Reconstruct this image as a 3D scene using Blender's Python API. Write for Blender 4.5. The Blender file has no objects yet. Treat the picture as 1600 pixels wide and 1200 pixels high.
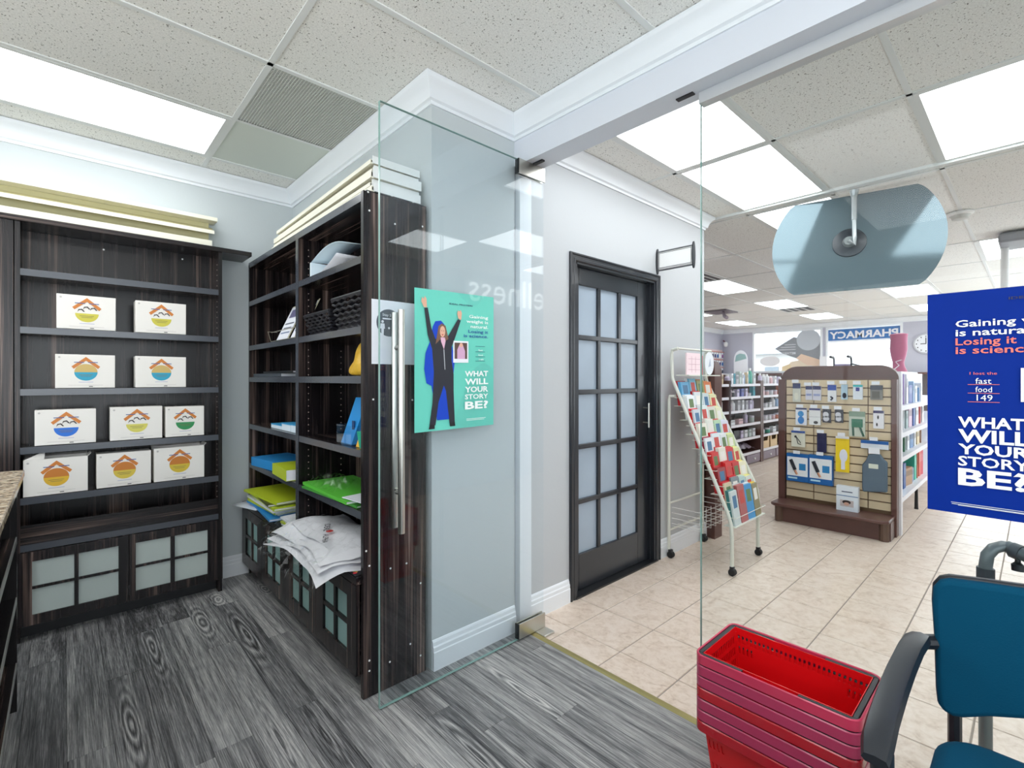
import bpy, math, random
from mathutils import Vector, Matrix
R = random.Random(7)
sc = bpy.context.scene
COL = sc.collection
# ---------------------------------------------------------------- camera, world, exposure
CAMH = 1.32; FPX = 758.0; HOR = 592.6; YAW = math.radians(47.2256)
CY, SY = math.cos(YAW), math.sin(YAW)
cam = bpy.data.cameras.new('camera'); camo = bpy.data.objects.new('camera', cam); COL.objects.link(camo)
camo.location = (0, 0, CAMH); camo.rotation_euler = (math.pi/2, 0, YAW - math.pi/2)
cam.sensor_width = 36; cam.lens = 36*FPX/1600; cam.shift_y = -(600-HOR)/1600; cam.clip_start = .05; cam.clip_end = 200
sc.camera = camo
sc.view_settings.view_transform = 'Standard'; sc.view_settings.look = 'None'; sc.view_settings.gamma = 1
sc.view_settings.use_curve_mapping = False; sc.view_settings.exposure = EXPOSURE = 0.44
sc.cycles.use_denoising = True
sc.cycles.max_bounces = 12; sc.cycles.transparent_max_bounces = 24; sc.cycles.diffuse_bounces = 6; sc.cycles.glossy_bounces = 5
sc.cycles.sample_clamp_indirect = 6; sc.cycles.caustics_reflective = False; sc.cycles.caustics_refractive = False
w = bpy.data.worlds.new('sky'); sc.world = w; w.use_nodes = True
w.node_tree.nodes['Background'].inputs[0].default_value = (.93, .965, 1, 1)
w.node_tree.nodes['Background'].inputs[1].default_value = 3.2
PANEL = 4.2        # strength of the ceiling light panels

# pixel of the photograph -> point on a known plane of the room (used to place measured things)
def ray(px, py):
    u = (px-800)/FPX; return (CY+SY*u, SY-CY*u, (HOR-py)/FPX)
def onz(px, py, z=0): a = ray(px, py); t = (z-CAMH)/a[2]; return (a[0]*t, a[1]*t, z)
def onx(k, px, py): a = ray(px, py); t = k/a[0]; return (k, a[1]*t, CAMH+a[2]*t)
def ony(k, px, py): a = ray(px, py); t = k/a[1]; return (a[0]*t, k, CAMH+a[2]*t)

# ---------------------------------------------------------------- mesh helpers
class MB:
    def __init__(s): s.v = []; s.f = []; s.m = []
    def add(s, vs, fs, m=0):
        n = len(s.v); s.v += [tuple(v) for v in vs]; s.f += [tuple(i+n for i in f) for f in fs]; s.m += [m]*len(fs); return s
    def box(s, x0, x1, y0, y1, z0, z1, m=0):
        if x0 > x1: x0, x1 = x1, x0
        if y0 > y1: y0, y1 = y1, y0
        if z0 > z1: z0, z1 = z1, z0
        return s.add([(x0,y0,z0),(x1,y0,z0),(x1,y1,z0),(x0,y1,z0),(x0,y0,z1),(x1,y0,z1),(x1,y1,z1),(x0,y1,z1)],
              [(0,3,2,1),(4,5,6,7),(0,1,5,4),(1,2,6,5),(2,3,7,6),(3,0,4,7)], m)
    def hexa(s, p, m=0):
        return s.add(p, [(0,3,2,1),(4,5,6,7),(0,1,5,4),(1,2,6,5),(2,3,7,6),(3,0,4,7)], m)
    def ring(s, c, d, r, n, up=None):
        d = Vector(d).normalized(); a = Vector((0,0,1)) if abs(d.z) < .9 else Vector((1,0,0))
        x = d.cross(a).normalized(); y = d.cross(x)
        return [tuple(Vector(c)+x*(r*math.cos(2*math.pi*i/n))+y*(r*math.sin(2*math.pi*i/n))) for i in range(n)]
    def tube(s, pts, r, n=8, m=0):
        P = [Vector(p) for p in pts]; rr = r if isinstance(r, (list, tuple)) else [r]*len(P); b = len(s.v); prev = None
        for i, p in enumerate(P):
            d = (P[min(i+1, len(P)-1)]-P[max(i-1, 0)]).normalized()
            if prev is None:
                a = Vector((0,0,1)) if abs(d.z) < .9 else Vector((1,0,0)); x = d.cross(a).normalized()
            else: x = (prev-d*prev.dot(d)).normalized()
            prev = x; y = d.cross(x)
            s.v += [tuple(p+x*(rr[i]*math.cos(2*math.pi*k/n))+y*(rr[i]*math.sin(2*math.pi*k/n))) for k in range(n)]
        L = len(P)
        for i in range(L-1):
            for k in range(n):
                k2 = (k+1) % n; s.f.append((b+i*n+k, b+i*n+k2, b+(i+1)*n+k2, b+(i+1)*n+k)); s.m.append(m)
        s.f.append(tuple(b+k for k in range(n))[::-1]); s.m.append(m)
        s.f.append(tuple(b+(L-1)*n+k for k in range(n))); s.m.append(m)
        return s
    def lathe(s, c, prof, n=16, m=0):
        b = len(s.v)
        for r, z in prof: s.v += [(c[0]+r*math.cos(2*math.pi*k/n), c[1]+r*math.sin(2*math.pi*k/n), c[2]+z) for k in range(n)]
        for i in range(len(prof)-1):
            for k in range(n):
                k2 = (k+1) % n; s.f.append((b+i*n+k, b+i*n+k2, b+(i+1)*n+k2, b+(i+1)*n+k)); s.m.append(m)
        s.f.append(tuple(b+k for k in range(n))[::-1]); s.m.append(m)
        s.f.append(tuple(b+(len(prof)-1)*n+k for k in range(n))); s.m.append(m)
        return s
    def slab(s, o, X, Y, pts, t, m=0):      # polygon pts (a,b) in the frame o + a X + b Y, extruded t along X x Y
        o, X, Y = Vector(o), Vector(X), Vector(Y); N = X.cross(Y).normalized(); n = len(pts)
        v = [tuple(o+X*a+Y*b) for a, b in pts]+[tuple(o+X*a+Y*b+N*t) for a, b in pts]
        return s.add(v, [tuple(range(n))[::-1], tuple(range(n, 2*n))]+[(i, (i+1) % n, n+(i+1) % n, n+i) for i in range(n)], m)
    def xf(s, M): s.v = [tuple(M @ Vector(v)) for v in s.v]; return s
def mk(*a): return MB().box(*a)
def circ(cx, cy, rx, ry=None, n=20, a0=0, a1=360):
    ry = ry or rx; full = a1-a0 >= 360; k = n if full else n+1
    return [(cx+rx*math.cos(math.radians(a0+(a1-a0)*i/n)), cy+ry*math.sin(math.radians(a0+(a1-a0)*i/n))) for i in range(k)]
def rrect(x0, x1, y0, y1, r, n=4):
    o = []
    for cx, cy, a in ((x1-r, y0+r, -90), (x1-r, y1-r, 0), (x0+r, y1-r, 90), (x0+r, y0+r, 180)):
        o += [(cx+r*math.cos(math.radians(a+90*i/n)), cy+r*math.sin(math.radians(a+90*i/n))) for i in range(n+1)]
    return o
WLD = {}
def smooth(me, on=True):
    if on: me.polygons.foreach_set('use_smooth', [True]*len(me.polygons))
def part(name, mb, mats, parent=None, bevel=0, sm=False, label=None, local=False, kind=None, seg=2):
    me = bpy.data.meshes.new(name); b = Vector((0,0,0)) if local or parent is None else WLD[parent.name]
    me.from_pydata([(v[0]-b[0], v[1]-b[1], v[2]-b[2]) for v in mb.v], [], mb.f)
    mats = mats if isinstance(mats, (list, tuple)) else [mats]
    for m in mats: me.materials.append(m)
    if len(mats) > 1: me.polygons.foreach_set('material_index', mb.m)
    me.update(); smooth(me, sm)
    o = bpy.data.objects.new(name, me); COL.objects.link(o)
    if parent: o.parent = parent
    WLD[o.name] = b
    if bevel:
        q = o.modifiers.new('bevel', 'BEVEL'); q.width = bevel; q.segments = seg; q.limit_method = 'ANGLE'; q.angle_limit = math.radians(40)
    if sm or bevel:
        me.polygons.foreach_set('use_smooth', [True]*len(me.polygons))
        try: me.set_sharp_from_angle(angle=math.radians(35))
        except Exception: pass
    if label: o['label'] = label
    if kind: o['kind'] = kind
    return o
def thing(name, label, cat, loc=(0,0,0), rz=0, group=None, kind=None):
    o = bpy.data.objects.new(name, None); COL.objects.link(o); o.empty_display_size = .05
    o.location = loc; o.rotation_euler = (0,0,rz); WLD[o.name] = Vector(loc)
    if label: o['label'] = label
    if cat: o['category'] = cat
    if group: o['group'] = group
    if kind: o['kind'] = kind
    return o
def solo(name, mb, mats, label, cat, loc=None, group=None, kind=None, **k):   # a thing that is one mesh, origin at its base
    if loc is None:
        xs, ys, zs = zip(*mb.v); loc = ((min(xs)+max(xs))/2, (min(ys)+max(ys))/2, min(zs))
    mb.v = [(v[0]-loc[0], v[1]-loc[1], v[2]-loc[2]) for v in mb.v]
    o = part(name, mb, mats, None, **k); o.location = loc; WLD[o.name] = Vector(loc)
    if label: o['label'] = label
    if cat: o['category'] = cat
    if group: o['group'] = group
    if kind: o['kind'] = kind
    return o
def copy_thing(root, loc, rz=None, label=None):
    def cp(o, par):
        c = o.copy(); COL.objects.link(c)
        if par is not None: c.parent = par
        for ch in list(KIDS.get(o.name, [])): cp(ch, c)
        return c
    global KIDS
    if root.name not in KIDS:
        def walk(o):
            KIDS[o.name] = list(o.children)
            for ch in o.children: walk(ch)
        walk(root)
    r = cp(root, None); r.location = loc
    if rz is not None: r.rotation_euler = (0, 0, rz)
    if label: r['label'] = label
    WLD[r.name] = Vector(loc)
    return r
KIDS = {}
# ---------------------------------------------------------------- lettering (meshes of the built-in font, made once)
GLY = {}
def letters(txt, bold=0.0, wide=1.0):
    k = (txt, bold, wide)
    if k not in GLY:
        cu = bpy.data.curves.new('letters', 'FONT'); cu.body = txt; cu.size = 1; cu.offset = bold; cu.resolution_u = 2; cu.extrude = 0
        o = bpy.data.objects.new('letters', cu); COL.objects.link(o)
        dg = bpy.context.evaluated_depsgraph_get(); me = bpy.data.meshes.new_from_object(o.evaluated_get(dg))
        vs = [(v.co.x*wide, v.co.y) for v in me.vertices]; fs = [tuple(p.vertices) for p in me.polygons]
        bpy.data.objects.remove(o); bpy.data.curves.remove(cu); bpy.data.meshes.remove(me)
        GLY[k] = (vs, fs)
    return GLY[k]
for t in (('IDEAL PROTEIN', .02, 1.3), ('Gaining', .015, 1.45), ('weight is', .015, 1.45), ('natural.', .015, 1.45), ('Losing it', .015, 1.45), ('is science.', .015, 1.45),
          ('is natural.', .015, 1.45), ('Gaining weight', .015, 1.45), ('WHAT', .03, 1.35), ('WILL', .03, 1.45), ('YOUR', .03, 1.35), ('STORY', .02, 1.2), ('BE?', .05, 1.4),
          ('I lost the', 0, 1.4), ('fast', 0, 1.1), ('food', 0, 1.1), ('149', 0, 1.1), ('PHARMACY', .03, 1.1), ('Wellness', 0, 1.0), ('Stay Safe', .01, 1.1), ('METABOLIC', 0.01, 1.1), ('IDEAL', .02, 1.2), ('ALPHA', .02, 1.2), ('ICE IT!', .03, 1.1)): letters(*t)
def text(name, parent, mat, key, o, X, Y, size, align='l', t=.0004, **k):
    vs, fs = letters(*key); X, Y, o = Vector(X).normalized(), Vector(Y).normalized(), Vector(o); N = X.cross(Y)
    if not vs: return
    xs = [v[0] for v in vs]; sh = {'l': min(xs), 'r': max(xs), 'c': (min(xs)+max(xs))/2}[align]
    mb = MB(); mb.add([tuple(o+X*((a-sh)*size)+Y*(b*size)+N*t) for a, b in vs], fs)
    return part(name, mb, mat, parent, **k)
# ---------------------------------------------------------------- materials
def lin(r, g, b): return tuple((c/255/12.92 if c/255 <= .04045 else ((c/255+.055)/1.055)**2.4) for c in (r, g, b))+(1,)
def pmat(name, col, rough=.5, metal=0, spec=.5, bump=None, emit=None, es=0, var=None, coat=0):
    m = bpy.data.materials.new(name); m.use_nodes = True; nt = m.node_tree; p = nt.nodes['Principled BSDF']
    if len(col) == 3: col = lin(*col)
    p.inputs['Base Color'].default_value = col; p.inputs['Roughness'].default_value = rough; p.inputs['Metallic'].default_value = metal
    p.inputs['Specular IOR Level'].default_value = spec; p.inputs['Coat Weight'].default_value = coat
    if emit: p.inputs['Emission Color'].default_value = emit; p.inputs['Emission Strength'].default_value = es
    if bump or var:
        tc = nt.nodes.new('ShaderNodeTexCoord')
        s, a = bump or var; nz = nt.nodes.new('ShaderNodeTexNoise'); nz.inputs['Scale'].default_value = s; nz.inputs['Detail'].default_value = 4
        nt.links.new(tc.outputs['Object'], nz.inputs['Vector'])
        if bump:
            bp = nt.nodes.new('ShaderNodeBump'); bp.inputs['Strength'].default_value = a; bp.inputs['Distance'].default_value = .01
            nt.links.new(nz.outputs[0], bp.inputs['Height']); nt.links.new(bp.outputs[0], p.inputs['Normal'])
        if var:
            mx = nt.nodes.new('ShaderNodeMixRGB'); mx.blend_type = 'MULTIPLY'; mx.inputs[0].default_value = var[1]; mx.inputs[1].default_value = col
            nt.links.new(nz.outputs[0], mx.inputs[2]); nt.links.new(mx.outputs[0], p.inputs['Base Color'])
    return m
class NT:
    def __init__(s, name):
        s.m = bpy.data.materials.new(name); s.m.use_nodes = True; s.t = s.m.node_tree; s.p = s.t.nodes['Principled BSDF']; s.out = s.t.nodes['Material Output']
    def n(s, k, ins=None, **at):
        o = s.t.nodes.new('ShaderNode'+k)
        for a, b in at.items(): setattr(o, a, b)
        for i, v in (ins or {}).items():
            if isinstance(v, bpy.types.NodeSocket): s.t.links.new(v, o.inputs[i])
            else: o.inputs[i].default_value = v
        return o
    def ramp(s, fac, stops, interp='LINEAR'):
        r = s.n('ValToRGB', {0: fac}); r.color_ramp.interpolation = interp; e = r.color_ramp.elements
        while len(e) < len(stops): e.new(.5)
        for i, (p, c) in enumerate(stops): e[i].position = p; e[i].color = c if len(c) == 4 else lin(*c)
        return r.outputs[0]
    def math(s, op, a, b=0, c=0): return s.n('Math', {0: a, 1: b, 2: c}, operation=op).outputs[0]
    def link(s, a, b): s.t.links.new(a, b)
def wood_mat(name, ax, shade=1.0):
    """dark zebrano-like laminate, streaks along axis ax"""
    q = NT(name); tc = q.n('TexCoord'); oi = q.n('ObjectInfo')
    off = q.n('VectorMath', {0: tc.outputs['Object'], 1: q.n('CombineXYZ', {0: q.math('MULTIPLY', oi.outputs['Random'], 7.3), 1: q.math('MULTIPLY', oi.outputs['Random'], 5.1), 2: q.math('MULTIPLY', oi.outputs['Random'], 3.7)}).outputs[0]}, operation='ADD').outputs[0]
    def sc_(a, b):
        s_ = [a, a, a]; s_[ax] = b
        return q.n('Mapping', {0: off, 3: tuple(s_)}).outputs[0]
    n1 = q.n('TexNoise', {'Vector': sc_(24, .55), 'Scale': 1, 'Detail': 3, 'Roughness': .55}).outputs[0]
    n2 = q.n('TexNoise', {'Vector': sc_(110, 1.6), 'Scale': 1, 'Detail': 4, 'Roughness': .6}).outputs[0]
    f = q.math('ADD', q.math('MULTIPLY', n1, .62), q.math('MULTIPLY', n2, .38))
    a = shade
    g = lambda r, gg, b: lin(min(255, r*a), min(255, gg*a), min(255, b*a))
    c = q.ramp(f, [(.40, g(12, 11, 13)), (.49, g(26, 22, 24)), (.54, g(48, 40, 39)), (.59, g(84, 69, 63)), (.66, g(138, 118, 110))])
    q.link(c, q.p.inputs['Base Color']); q.p.inputs['Roughness'].default_value = .26; q.p.inputs['Specular IOR Level'].default_value = .4
    bp = q.n('Bump', {'Strength': .08, 'Distance': .002, 'Height': n2}); q.link(bp.outputs[0], q.p.inputs['Normal'])
    return q.m
WZ = wood_mat('dark streaked laminate vertical', 2); WX = wood_mat('dark streaked laminate lengthways', 0); WY = wood_mat('dark streaked laminate deep', 1)
EDGE = pmat('grey laminate edging', (66, 70, 78), .22, spec=.7)
def plank_mat():
    q = NT('grey wood plank'); tc = q.n('TexCoord'); oi = q.n('ObjectInfo'); rd = oi.outputs['Random']
    off = q.n('VectorMath', {0: tc.outputs['Object'], 1: q.n('CombineXYZ', {0: q.math('MULTIPLY', rd, 13.7), 1: q.math('MULTIPLY', rd, 31.3), 2: q.math('MULTIPLY', rd, 5)}).outputs[0]}, operation='ADD').outputs[0]
    v1 = q.n('Mapping', {0: off, 3: (10, .85, 1)}).outputs[0]
    big = q.n('TexNoise', {'Vector': v1, 'Scale': 1, 'Detail': 1, 'Roughness': .4}).outputs[0]
    sep = q.n('SeparateXYZ', {0: tc.outputs['Object']}); wn_ = q.n('TexWhiteNoise', {'W': rd}, noise_dimensions='1D').outputs['Value']
    ex = q.math('MULTIPLY', q.math('ADD', q.math('ADD', sep.outputs[0], q.math('MULTIPLY', q.math('SUBTRACT', big, .5), .10)), q.math('MULTIPLY', q.math('SUBTRACT', wn_, .5), .07)), 22)
    ey = q.math('MULTIPLY', q.math('ADD', sep.outputs[1], q.math('MULTIPLY', q.math('SUBTRACT', rd, .5), .9)), 2.6)
    r_ = q.math('SQRT', q.math('ADD', q.math('MULTIPLY', ex, ex), q.math('MULTIPLY', ey, ey)))
    wob = q.n('TexNoise', {'Vector': q.n('Mapping', {0: off, 3: (16, 4, 1)}).outputs[0], 'Scale': 1, 'Detail': 2}).outputs[0]
    rings = q.math('PINGPONG', q.math('ADD', q.math('MULTIPLY', r_, 3.2), q.math('MULTIPLY', wob, 1.1)), .5)
    fade = q.math('MULTIPLY', q.n('Clamp', {0: q.math('SUBTRACT', 1.2, r_)}).outputs[0], q.n('Clamp', {0: q.math('MULTIPLY', q.math('SUBTRACT', wn_, .38), 4)}).outputs[0])
    fine = q.n('TexNoise', {'Vector': q.n('Mapping', {0: off, 3: (300, 7, 1)}).outputs[0], 'Scale': 1, 'Detail': 4, 'Roughness': .75}).outputs[0]
    mid = q.n('TexNoise', {'Vector': q.n('Mapping', {0: off, 3: (40, 1.0, 1)}).outputs[0], 'Scale': 1, 'Detail': 5, 'Roughness': .7}).outputs[0]
    f = q.math('ADD', q.math('MULTIPLY', fine, .55), q.math('MULTIPLY', mid, .50))
    f = q.math('ADD', f, q.math('MULTIPLY', q.math('MULTIPLY', q.math('SUBTRACT', rings, .2), fade), .55))
    f = q.math('ADD', f, q.math('MULTIPLY', q.math('SUBTRACT', rd, .5), .10))
    c = q.ramp(f, [(.38, (48, 48, 50)), (.46, (84, 84, 86)), (.53, (120, 120, 121)), (.61, (160, 159, 158)), (.74, (206, 204, 201))])
    q.link(c, q.p.inputs['Base Color']); q.p.inputs['Roughness'].default_value = .38
    bp = q.n('Bump', {'Strength': .25, 'Distance': .003, 'Height': fine}); q.link(bp.outputs[0], q.p.inputs['Normal'])
    return q.m
PLANK = plank_mat()
def tile_mat():
    q = NT('beige mottled floor tile'); tc = q.n('TexCoord'); rd = q.n('ObjectInfo').outputs['Random']
    off = q.n('VectorMath', {0: tc.outputs['Object'], 1: q.n('CombineXYZ', {0: q.math('MULTIPLY', rd, 17), 1: q.math('MULTIPLY', rd, 9), 2: 0.0}).outputs[0]}, operation='ADD').outputs[0]
    a = q.n('TexNoise', {'Vector': off, 'Scale': 9, 'Detail': 6, 'Roughness': .65, 'Distortion': 1.4}).outputs[0]
    b = q.n('TexNoise', {'Vector': off, 'Scale': 34, 'Detail': 4, 'Roughness': .6, 'Distortion': .8}).outputs[0]
    f = q.math('ADD', q.math('MULTIPLY', a, .6), q.math('MULTIPLY', b, .4))
    c = q.ramp(f, [(.32, (186, 164, 146)), (.42, (212, 193, 176)), (.52, (224, 207, 192)), (.68, (232, 218, 206))])
    q.link(c, q.p.inputs['Base Color']); q.p.inputs['Roughness'].default_value = .28
    return q.m
TILE = tile_mat(); GROUT = pmat('grey grout', (148, 138, 130), .8)
def ceil_mat():
    q = NT('pinholed mineral ceiling tile'); tc = q.n('TexCoord'); rd = q.n('ObjectInfo').outputs['Random']
    off = q.n('VectorMath', {0: tc.outputs['Object'], 1: q.n('CombineXYZ', {0: q.math('MULTIPLY', rd, 17), 1: q.math('MULTIPLY', rd, 9), 2: 0.0}).outputs[0]}, operation='ADD').outputs[0]
    wob = q.n('TexNoise', {'Vector': off, 'Scale': 30, 'Detail': 2}).outputs['Color']
    vv = q.n('VectorMath', {0: off, 1: q.n('VectorMath', {0: wob, 1: (.02, .02, 0)}, operation='MULTIPLY').outputs[0]}, operation='ADD').outputs[0]
    vo = q.n('TexVoronoi', {'Vector': vv, 'Scale': 125}); hole = q.n('TexNoise', {'Vector': off, 'Scale': 70, 'Detail': 2}).outputs[0]
    thr = q.math('MULTIPLY', q.math('SUBTRACT', hole, .40), 1.35)
    h = q.math('LESS_THAN', vo.outputs['Distance'], thr)
    g = q.n('TexNoise', {'Vector': off, 'Scale': 160, 'Detail': 3}).outputs[0]
    base = q.ramp(g, [(.35, (226, 225, 220)), (.6, (244, 243, 238))])
    mx = q.n('MixRGB', {0: h, 1: base, 2: lin(128, 126, 118)}); q.link(mx.outputs[0], q.p.inputs['Base Color'])
    q.p.inputs['Roughness'].default_value = .9
    bp = q.n('Bump', {'Strength': .25, 'Distance': .002, 'Height': g}); q.link(bp.outputs[0], q.p.inputs['Normal'])
    return q.m
CTILE = ceil_mat(); CBAR = pmat('white painted metal', (226, 228, 226), .5); CPLAIN = pmat('smooth white ceiling panel', (214, 220, 212), .6)
WALL = pmat('pale blue grey wall paint', (194, 201, 203), .6, bump=(60, .03)); WALLW = pmat('white wall paint', (188, 192, 195), .55, bump=(60, .03))
WALLP = pmat('lavender grey wall paint', (186, 186, 200), .6)
TRIM = pmat('white gloss trim', (232, 236, 240), .35); BEAM = pmat('pale grey beam paint', (214, 218, 226), .5)
BLACKP = pmat('black gloss door paint', (34, 38, 44), .28, coat=.2); FROST = pmat('frosted blue grey pane', (168, 184, 200), .35, var=(3, .25))
CHROME = pmat('brushed steel', (196, 194, 186), .28, 1); DSTEEL = pmat('dark steel', (70, 72, 76), .35, .8)
def glass_mat(name, tint, refl=.9):
    q = NT(name); q.t.nodes.remove(q.p)
    tr = q.n('BsdfTransparent', {0: tint}); gl = q.n('BsdfGlossy', {0: (1, 1, 1, 1), 1: 0.0})
    fc = q.n('LayerWeight', {0: .5}).outputs[1]; k = q.math('MULTIPLY', q.math('ADD', .04, q.math('MULTIPLY', q.math('POWER', fc, 5.0), .96)), refl)
    mx = q.n('MixShader', {0: k, 1: tr.outputs[0], 2: gl.outputs[0]}); q.link(mx.outputs[0], q.out.inputs[0]); return q.m
GLASS = glass_mat('clear glass', (.955, .978, .988, 1), .8); GEDGE = pmat('green glass edge', (138, 172, 165), .15); GLASSW = glass_mat('window glass', (.97, .985, .99, 1), .5); GLASSF = glass_mat('fixed panel glass', (.965, .985, .983, 1), .2)
def emis(name, col, s):
    q = NT(name); q.t.nodes.remove(q.p); e = q.n('Emission', {0: col, 1: s}); q.link(e.outputs[0], q.out.inputs[0]); return q.m
LAMP = emis('lit prismatic diffuser', (.96, .985, 1, 1), PANEL)
CREAM = pmat('cream slat', (236, 233, 216), .5); WHITE = pmat('white plastic', (236, 236, 234), .4); PAPER = pmat('white paper', (232, 234, 240), .6)
BOXW = pmat('white carton', (236, 232, 226), .5); BLACK = pmat('black plastic', (22, 24, 28), .4); RUB = pmat('black rubber', (20, 20, 22), .7)
BRASS = pmat('gold threshold strip', (176, 164, 112), .4, .7)
GRANITE = None
def granite():
    q = NT('speckled beige granite'); tc = q.n('TexCoord')
    vo = q.n('TexVoronoi', {'Vector': q.n('Mapping', {0: tc.outputs['Object'], 3: (1, 2.2, 1)}).outputs[0], 'Scale': 70}); nz = q.n('TexNoise', {'Vector': tc.outputs['Object'], 'Scale': 40, 'Detail': 5}).outputs[0]
    f = q.math('ADD', q.math('MULTIPLY', q.n('SeparateColor', {0: vo.outputs['Color']}).outputs[0], .5), q.math('MULTIPLY', nz, .5))
    q.link(q.ramp(f, [(.25, (84, 66, 52)), (.38, (160, 134, 106)), (.5, (206, 188, 160)), (.7, (228, 214, 190))]), q.p.inputs['Base Color']); q.p.inputs['Roughness'].default_value = .15
    return q.m
GRANITE = granite()
CACHE = {}
def col(r, g, b, rough=.45, metal=0):
    k = (r, g, b, rough, metal)
    if k not in CACHE: CACHE[k] = pmat('paint %02x%02x%02x' % (r, g, b), (r, g, b), rough, metal)
    return CACHE[k]
# ================================================================ THE SHELL
CZ = 2.671
XC, YB, YC, XJ, YD, XE = 1.225, 3.67, 1.86, 1.737, 1.885, 3.93     # wall right, wall back, column face, opening plane, door wall, its end
XT = 1.79                                                      # threshold
XF, YL, YR = 13.4, 5.9, -1.2
def st(name, mb, m, **k): return solo(name, mb, m, None, None, kind='structure', **k)
# floors
fl = st('floor', mk(-3, XT, -1.6, YB, -.06, -.004), col(30, 30, 32, .8))
WLD[fl.name] = Vector(fl.location)
pl_w, pl_l = .127, 1.22
pm = None; n = 0; row = 0; x = XT-.002
while x > -3+pl_w*.3:
    y = -1.6 - R.random()*pl_l
    x0 = x-pl_w
    while y < YB:
        a, b = max(y, -1.6), min(y+pl_l, YB)
        if b-a > .02:
            if pm is None:
                hw, hl = pl_w/2-.0006, pl_l/2-.0006
                m0 = MB(); m0.hexa([(-hw,-hl,-.004),(hw,-hl,-.004),(hw,hl,-.004),(-hw,hl,-.004),(-hw,-hl,-.0008),(hw,-hl,-.0008),(hw,hl,-.0008),(-hw,hl,-.0008)])
                t0 = hw-.0012; u0 = hl-.0012
                m0.hexa([(-hw,-hl,-.0008),(hw,-hl,-.0008),(hw,hl,-.0008),(-hw,hl,-.0008),(-t0,-u0,0),(t0,-u0,0),(t0,u0,0),(-t0,u0,0)])
                p = part('floor_plank', m0, PLANK, fl, local=True); pm = p.data
            else:
                p = bpy.data.objects.new('floor_plank', pm); COL.objects.link(p); p.parent = fl
            c = Vector((x0+pl_w/2, (a+b)/2, 0)); p.location = c-WLD[fl.name]; p.scale.y = (b-a)/pl_l; n += 1
        y += pl_l
    x -= pl_w; row += 1
f2 = st('floor', mk(XT, XF+.1, YR-.1, YL+.1, -.06, -.003), GROUT)
TS = .302; gx0, gy0 = 1.98, .465
def tile_mb(w, h, e=.0028):
    m0 = MB(); a, b = w/2-e, h/2-e; a2, b2 = a-.0015, b-.0015
    m0.v = [(-a,-b,-.003),(a,-b,-.003),(a,b,-.003),(-a,b,-.003),(-a2,-b2,0),(a2,-b2,0),(a2,b2,0),(-a2,b2,0)]
    m0.f = [(4,5,6,7),(0,1,5,4),(1,2,6,5),(2,3,7,6),(3,0,4,7)]; m0.m = [0]*5; return m0
tm = None; rest = MB(); cells = []
for i in range(-1, 39):
    for j in range(-6, 19):
        a0, a1 = max(gx0+TS*i, XT), min(gx0+TS*(i+1), XF); b0, b1 = max(gy0+TS*j, YR), min(gy0+TS*(j+1), YL)
        if a1-a0 > .02 and b1-b0 > .02 and not (b0 > YD+.1 and a1 < XE): cells.append((a0, a1, b0, b1))
def seen(c):
    x_, y_ = (c[0]+c[1])/2, (c[2]+c[3])/2; dep = CY*x_+SY*y_; r = SY*x_-CY*y_
    return dep > .5 and abs(r/dep) < 1.12 and y_ < YD+.05+(x_ > XE)*9 and dep < 9
vis = sorted([c for c in cells if seen(c)], key=lambda c: math.hypot(c[0]+c[1], c[2]+c[3]))[:290]; vs_ = set(vis)
for c in cells:
    w_, h_ = c[1]-c[0], c[3]-c[2]
    if c in vs_:
        if tm is None: p = part('floor_tile', tile_mb(TS, TS), TILE, f2, local=True); tm = p.data
        else: p = bpy.data.objects.new('floor_tile', tm); COL.objects.link(p); p.parent = f2
        p.location = Vector(((c[0]+c[1])/2, (c[2]+c[3])/2, 0))-WLD[f2.name]; p.scale = (w_/TS, h_/TS, 1)
    else:
        t = tile_mb(w_, h_); k = ((c[0]+c[1])/2, (c[2]+c[3])/2); rest.add([(v[0]+k[0], v[1]+k[1], v[2]) for v in t.v], t.f)
part('floor_tile', rest, TILE, f2, kind='stuff')
th = MB(); th.add([(XT-.016,YR,0),(XT+.016,YR,0),(XT+.016,YC,0),(XT-.016,YC,0),(XT-.008,YR,.006),(XT+.010,YR,.006),(XT+.010,YC,.006),(XT-.008,YC,.006)], [(4,5,6,7),(0,1,5,4),(1,2,6,5),(2,3,7,6),(3,0,4,7)])
st('trim_1', th, BRASS)
# walls
st('wall_back', mk(-3, XC+.1, YB, YB+.1, 0, CZ+.1), WALL)
# added windows, unseen behind and left of the camera, to brighten the ceiling
m = MB(); m.box(-3.1, -3, -1.6, YB, 0, .5); m.box(-3.1, -3, -1.6, YB, 2.4, CZ+.1); m.box(-3.1, -3, -1.6, -1.3, .5, 2.4); m.box(-3.1, -3, 2.9, YB, .5, 2.4)
st('wall_left', m, WALL)
m = MB(); m.box(-3, XJ+.1, -1.7, -1.6, 0, .5); m.box(-3, XJ+.1, -1.7, -1.6, 2.4, CZ+.1); m.box(-3, -2.6, -1.7, -1.6, .5, 2.4); m.box(1.2, XJ+.1, -1.7, -1.6, .5, 2.4)
st('wall_rear', m, WALL)
wn = thing('window_4', None, None, (-3.05, .8, .5), kind='structure'); part('pane', mk(-3.053, -3.047, -1.3, 2.9, .5, 2.4), GLASSW, wn)  # added unseen window in the left wall, brightens the ceiling
for y in (-1.3, .1, 1.5, 2.87): part('window_frame', mk(-3.08, -3.02, y, y+.03, .5, 2.4), TRIM, wn)
wn = thing('window_5', None, None, (-.7, -1.65, .5), kind='structure'); part('pane', mk(-2.6, 1.2, -1.653, -1.647, .5, 2.4), GLASSW, wn)  # added unseen window in the rear wall, brightens the ceiling
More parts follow.
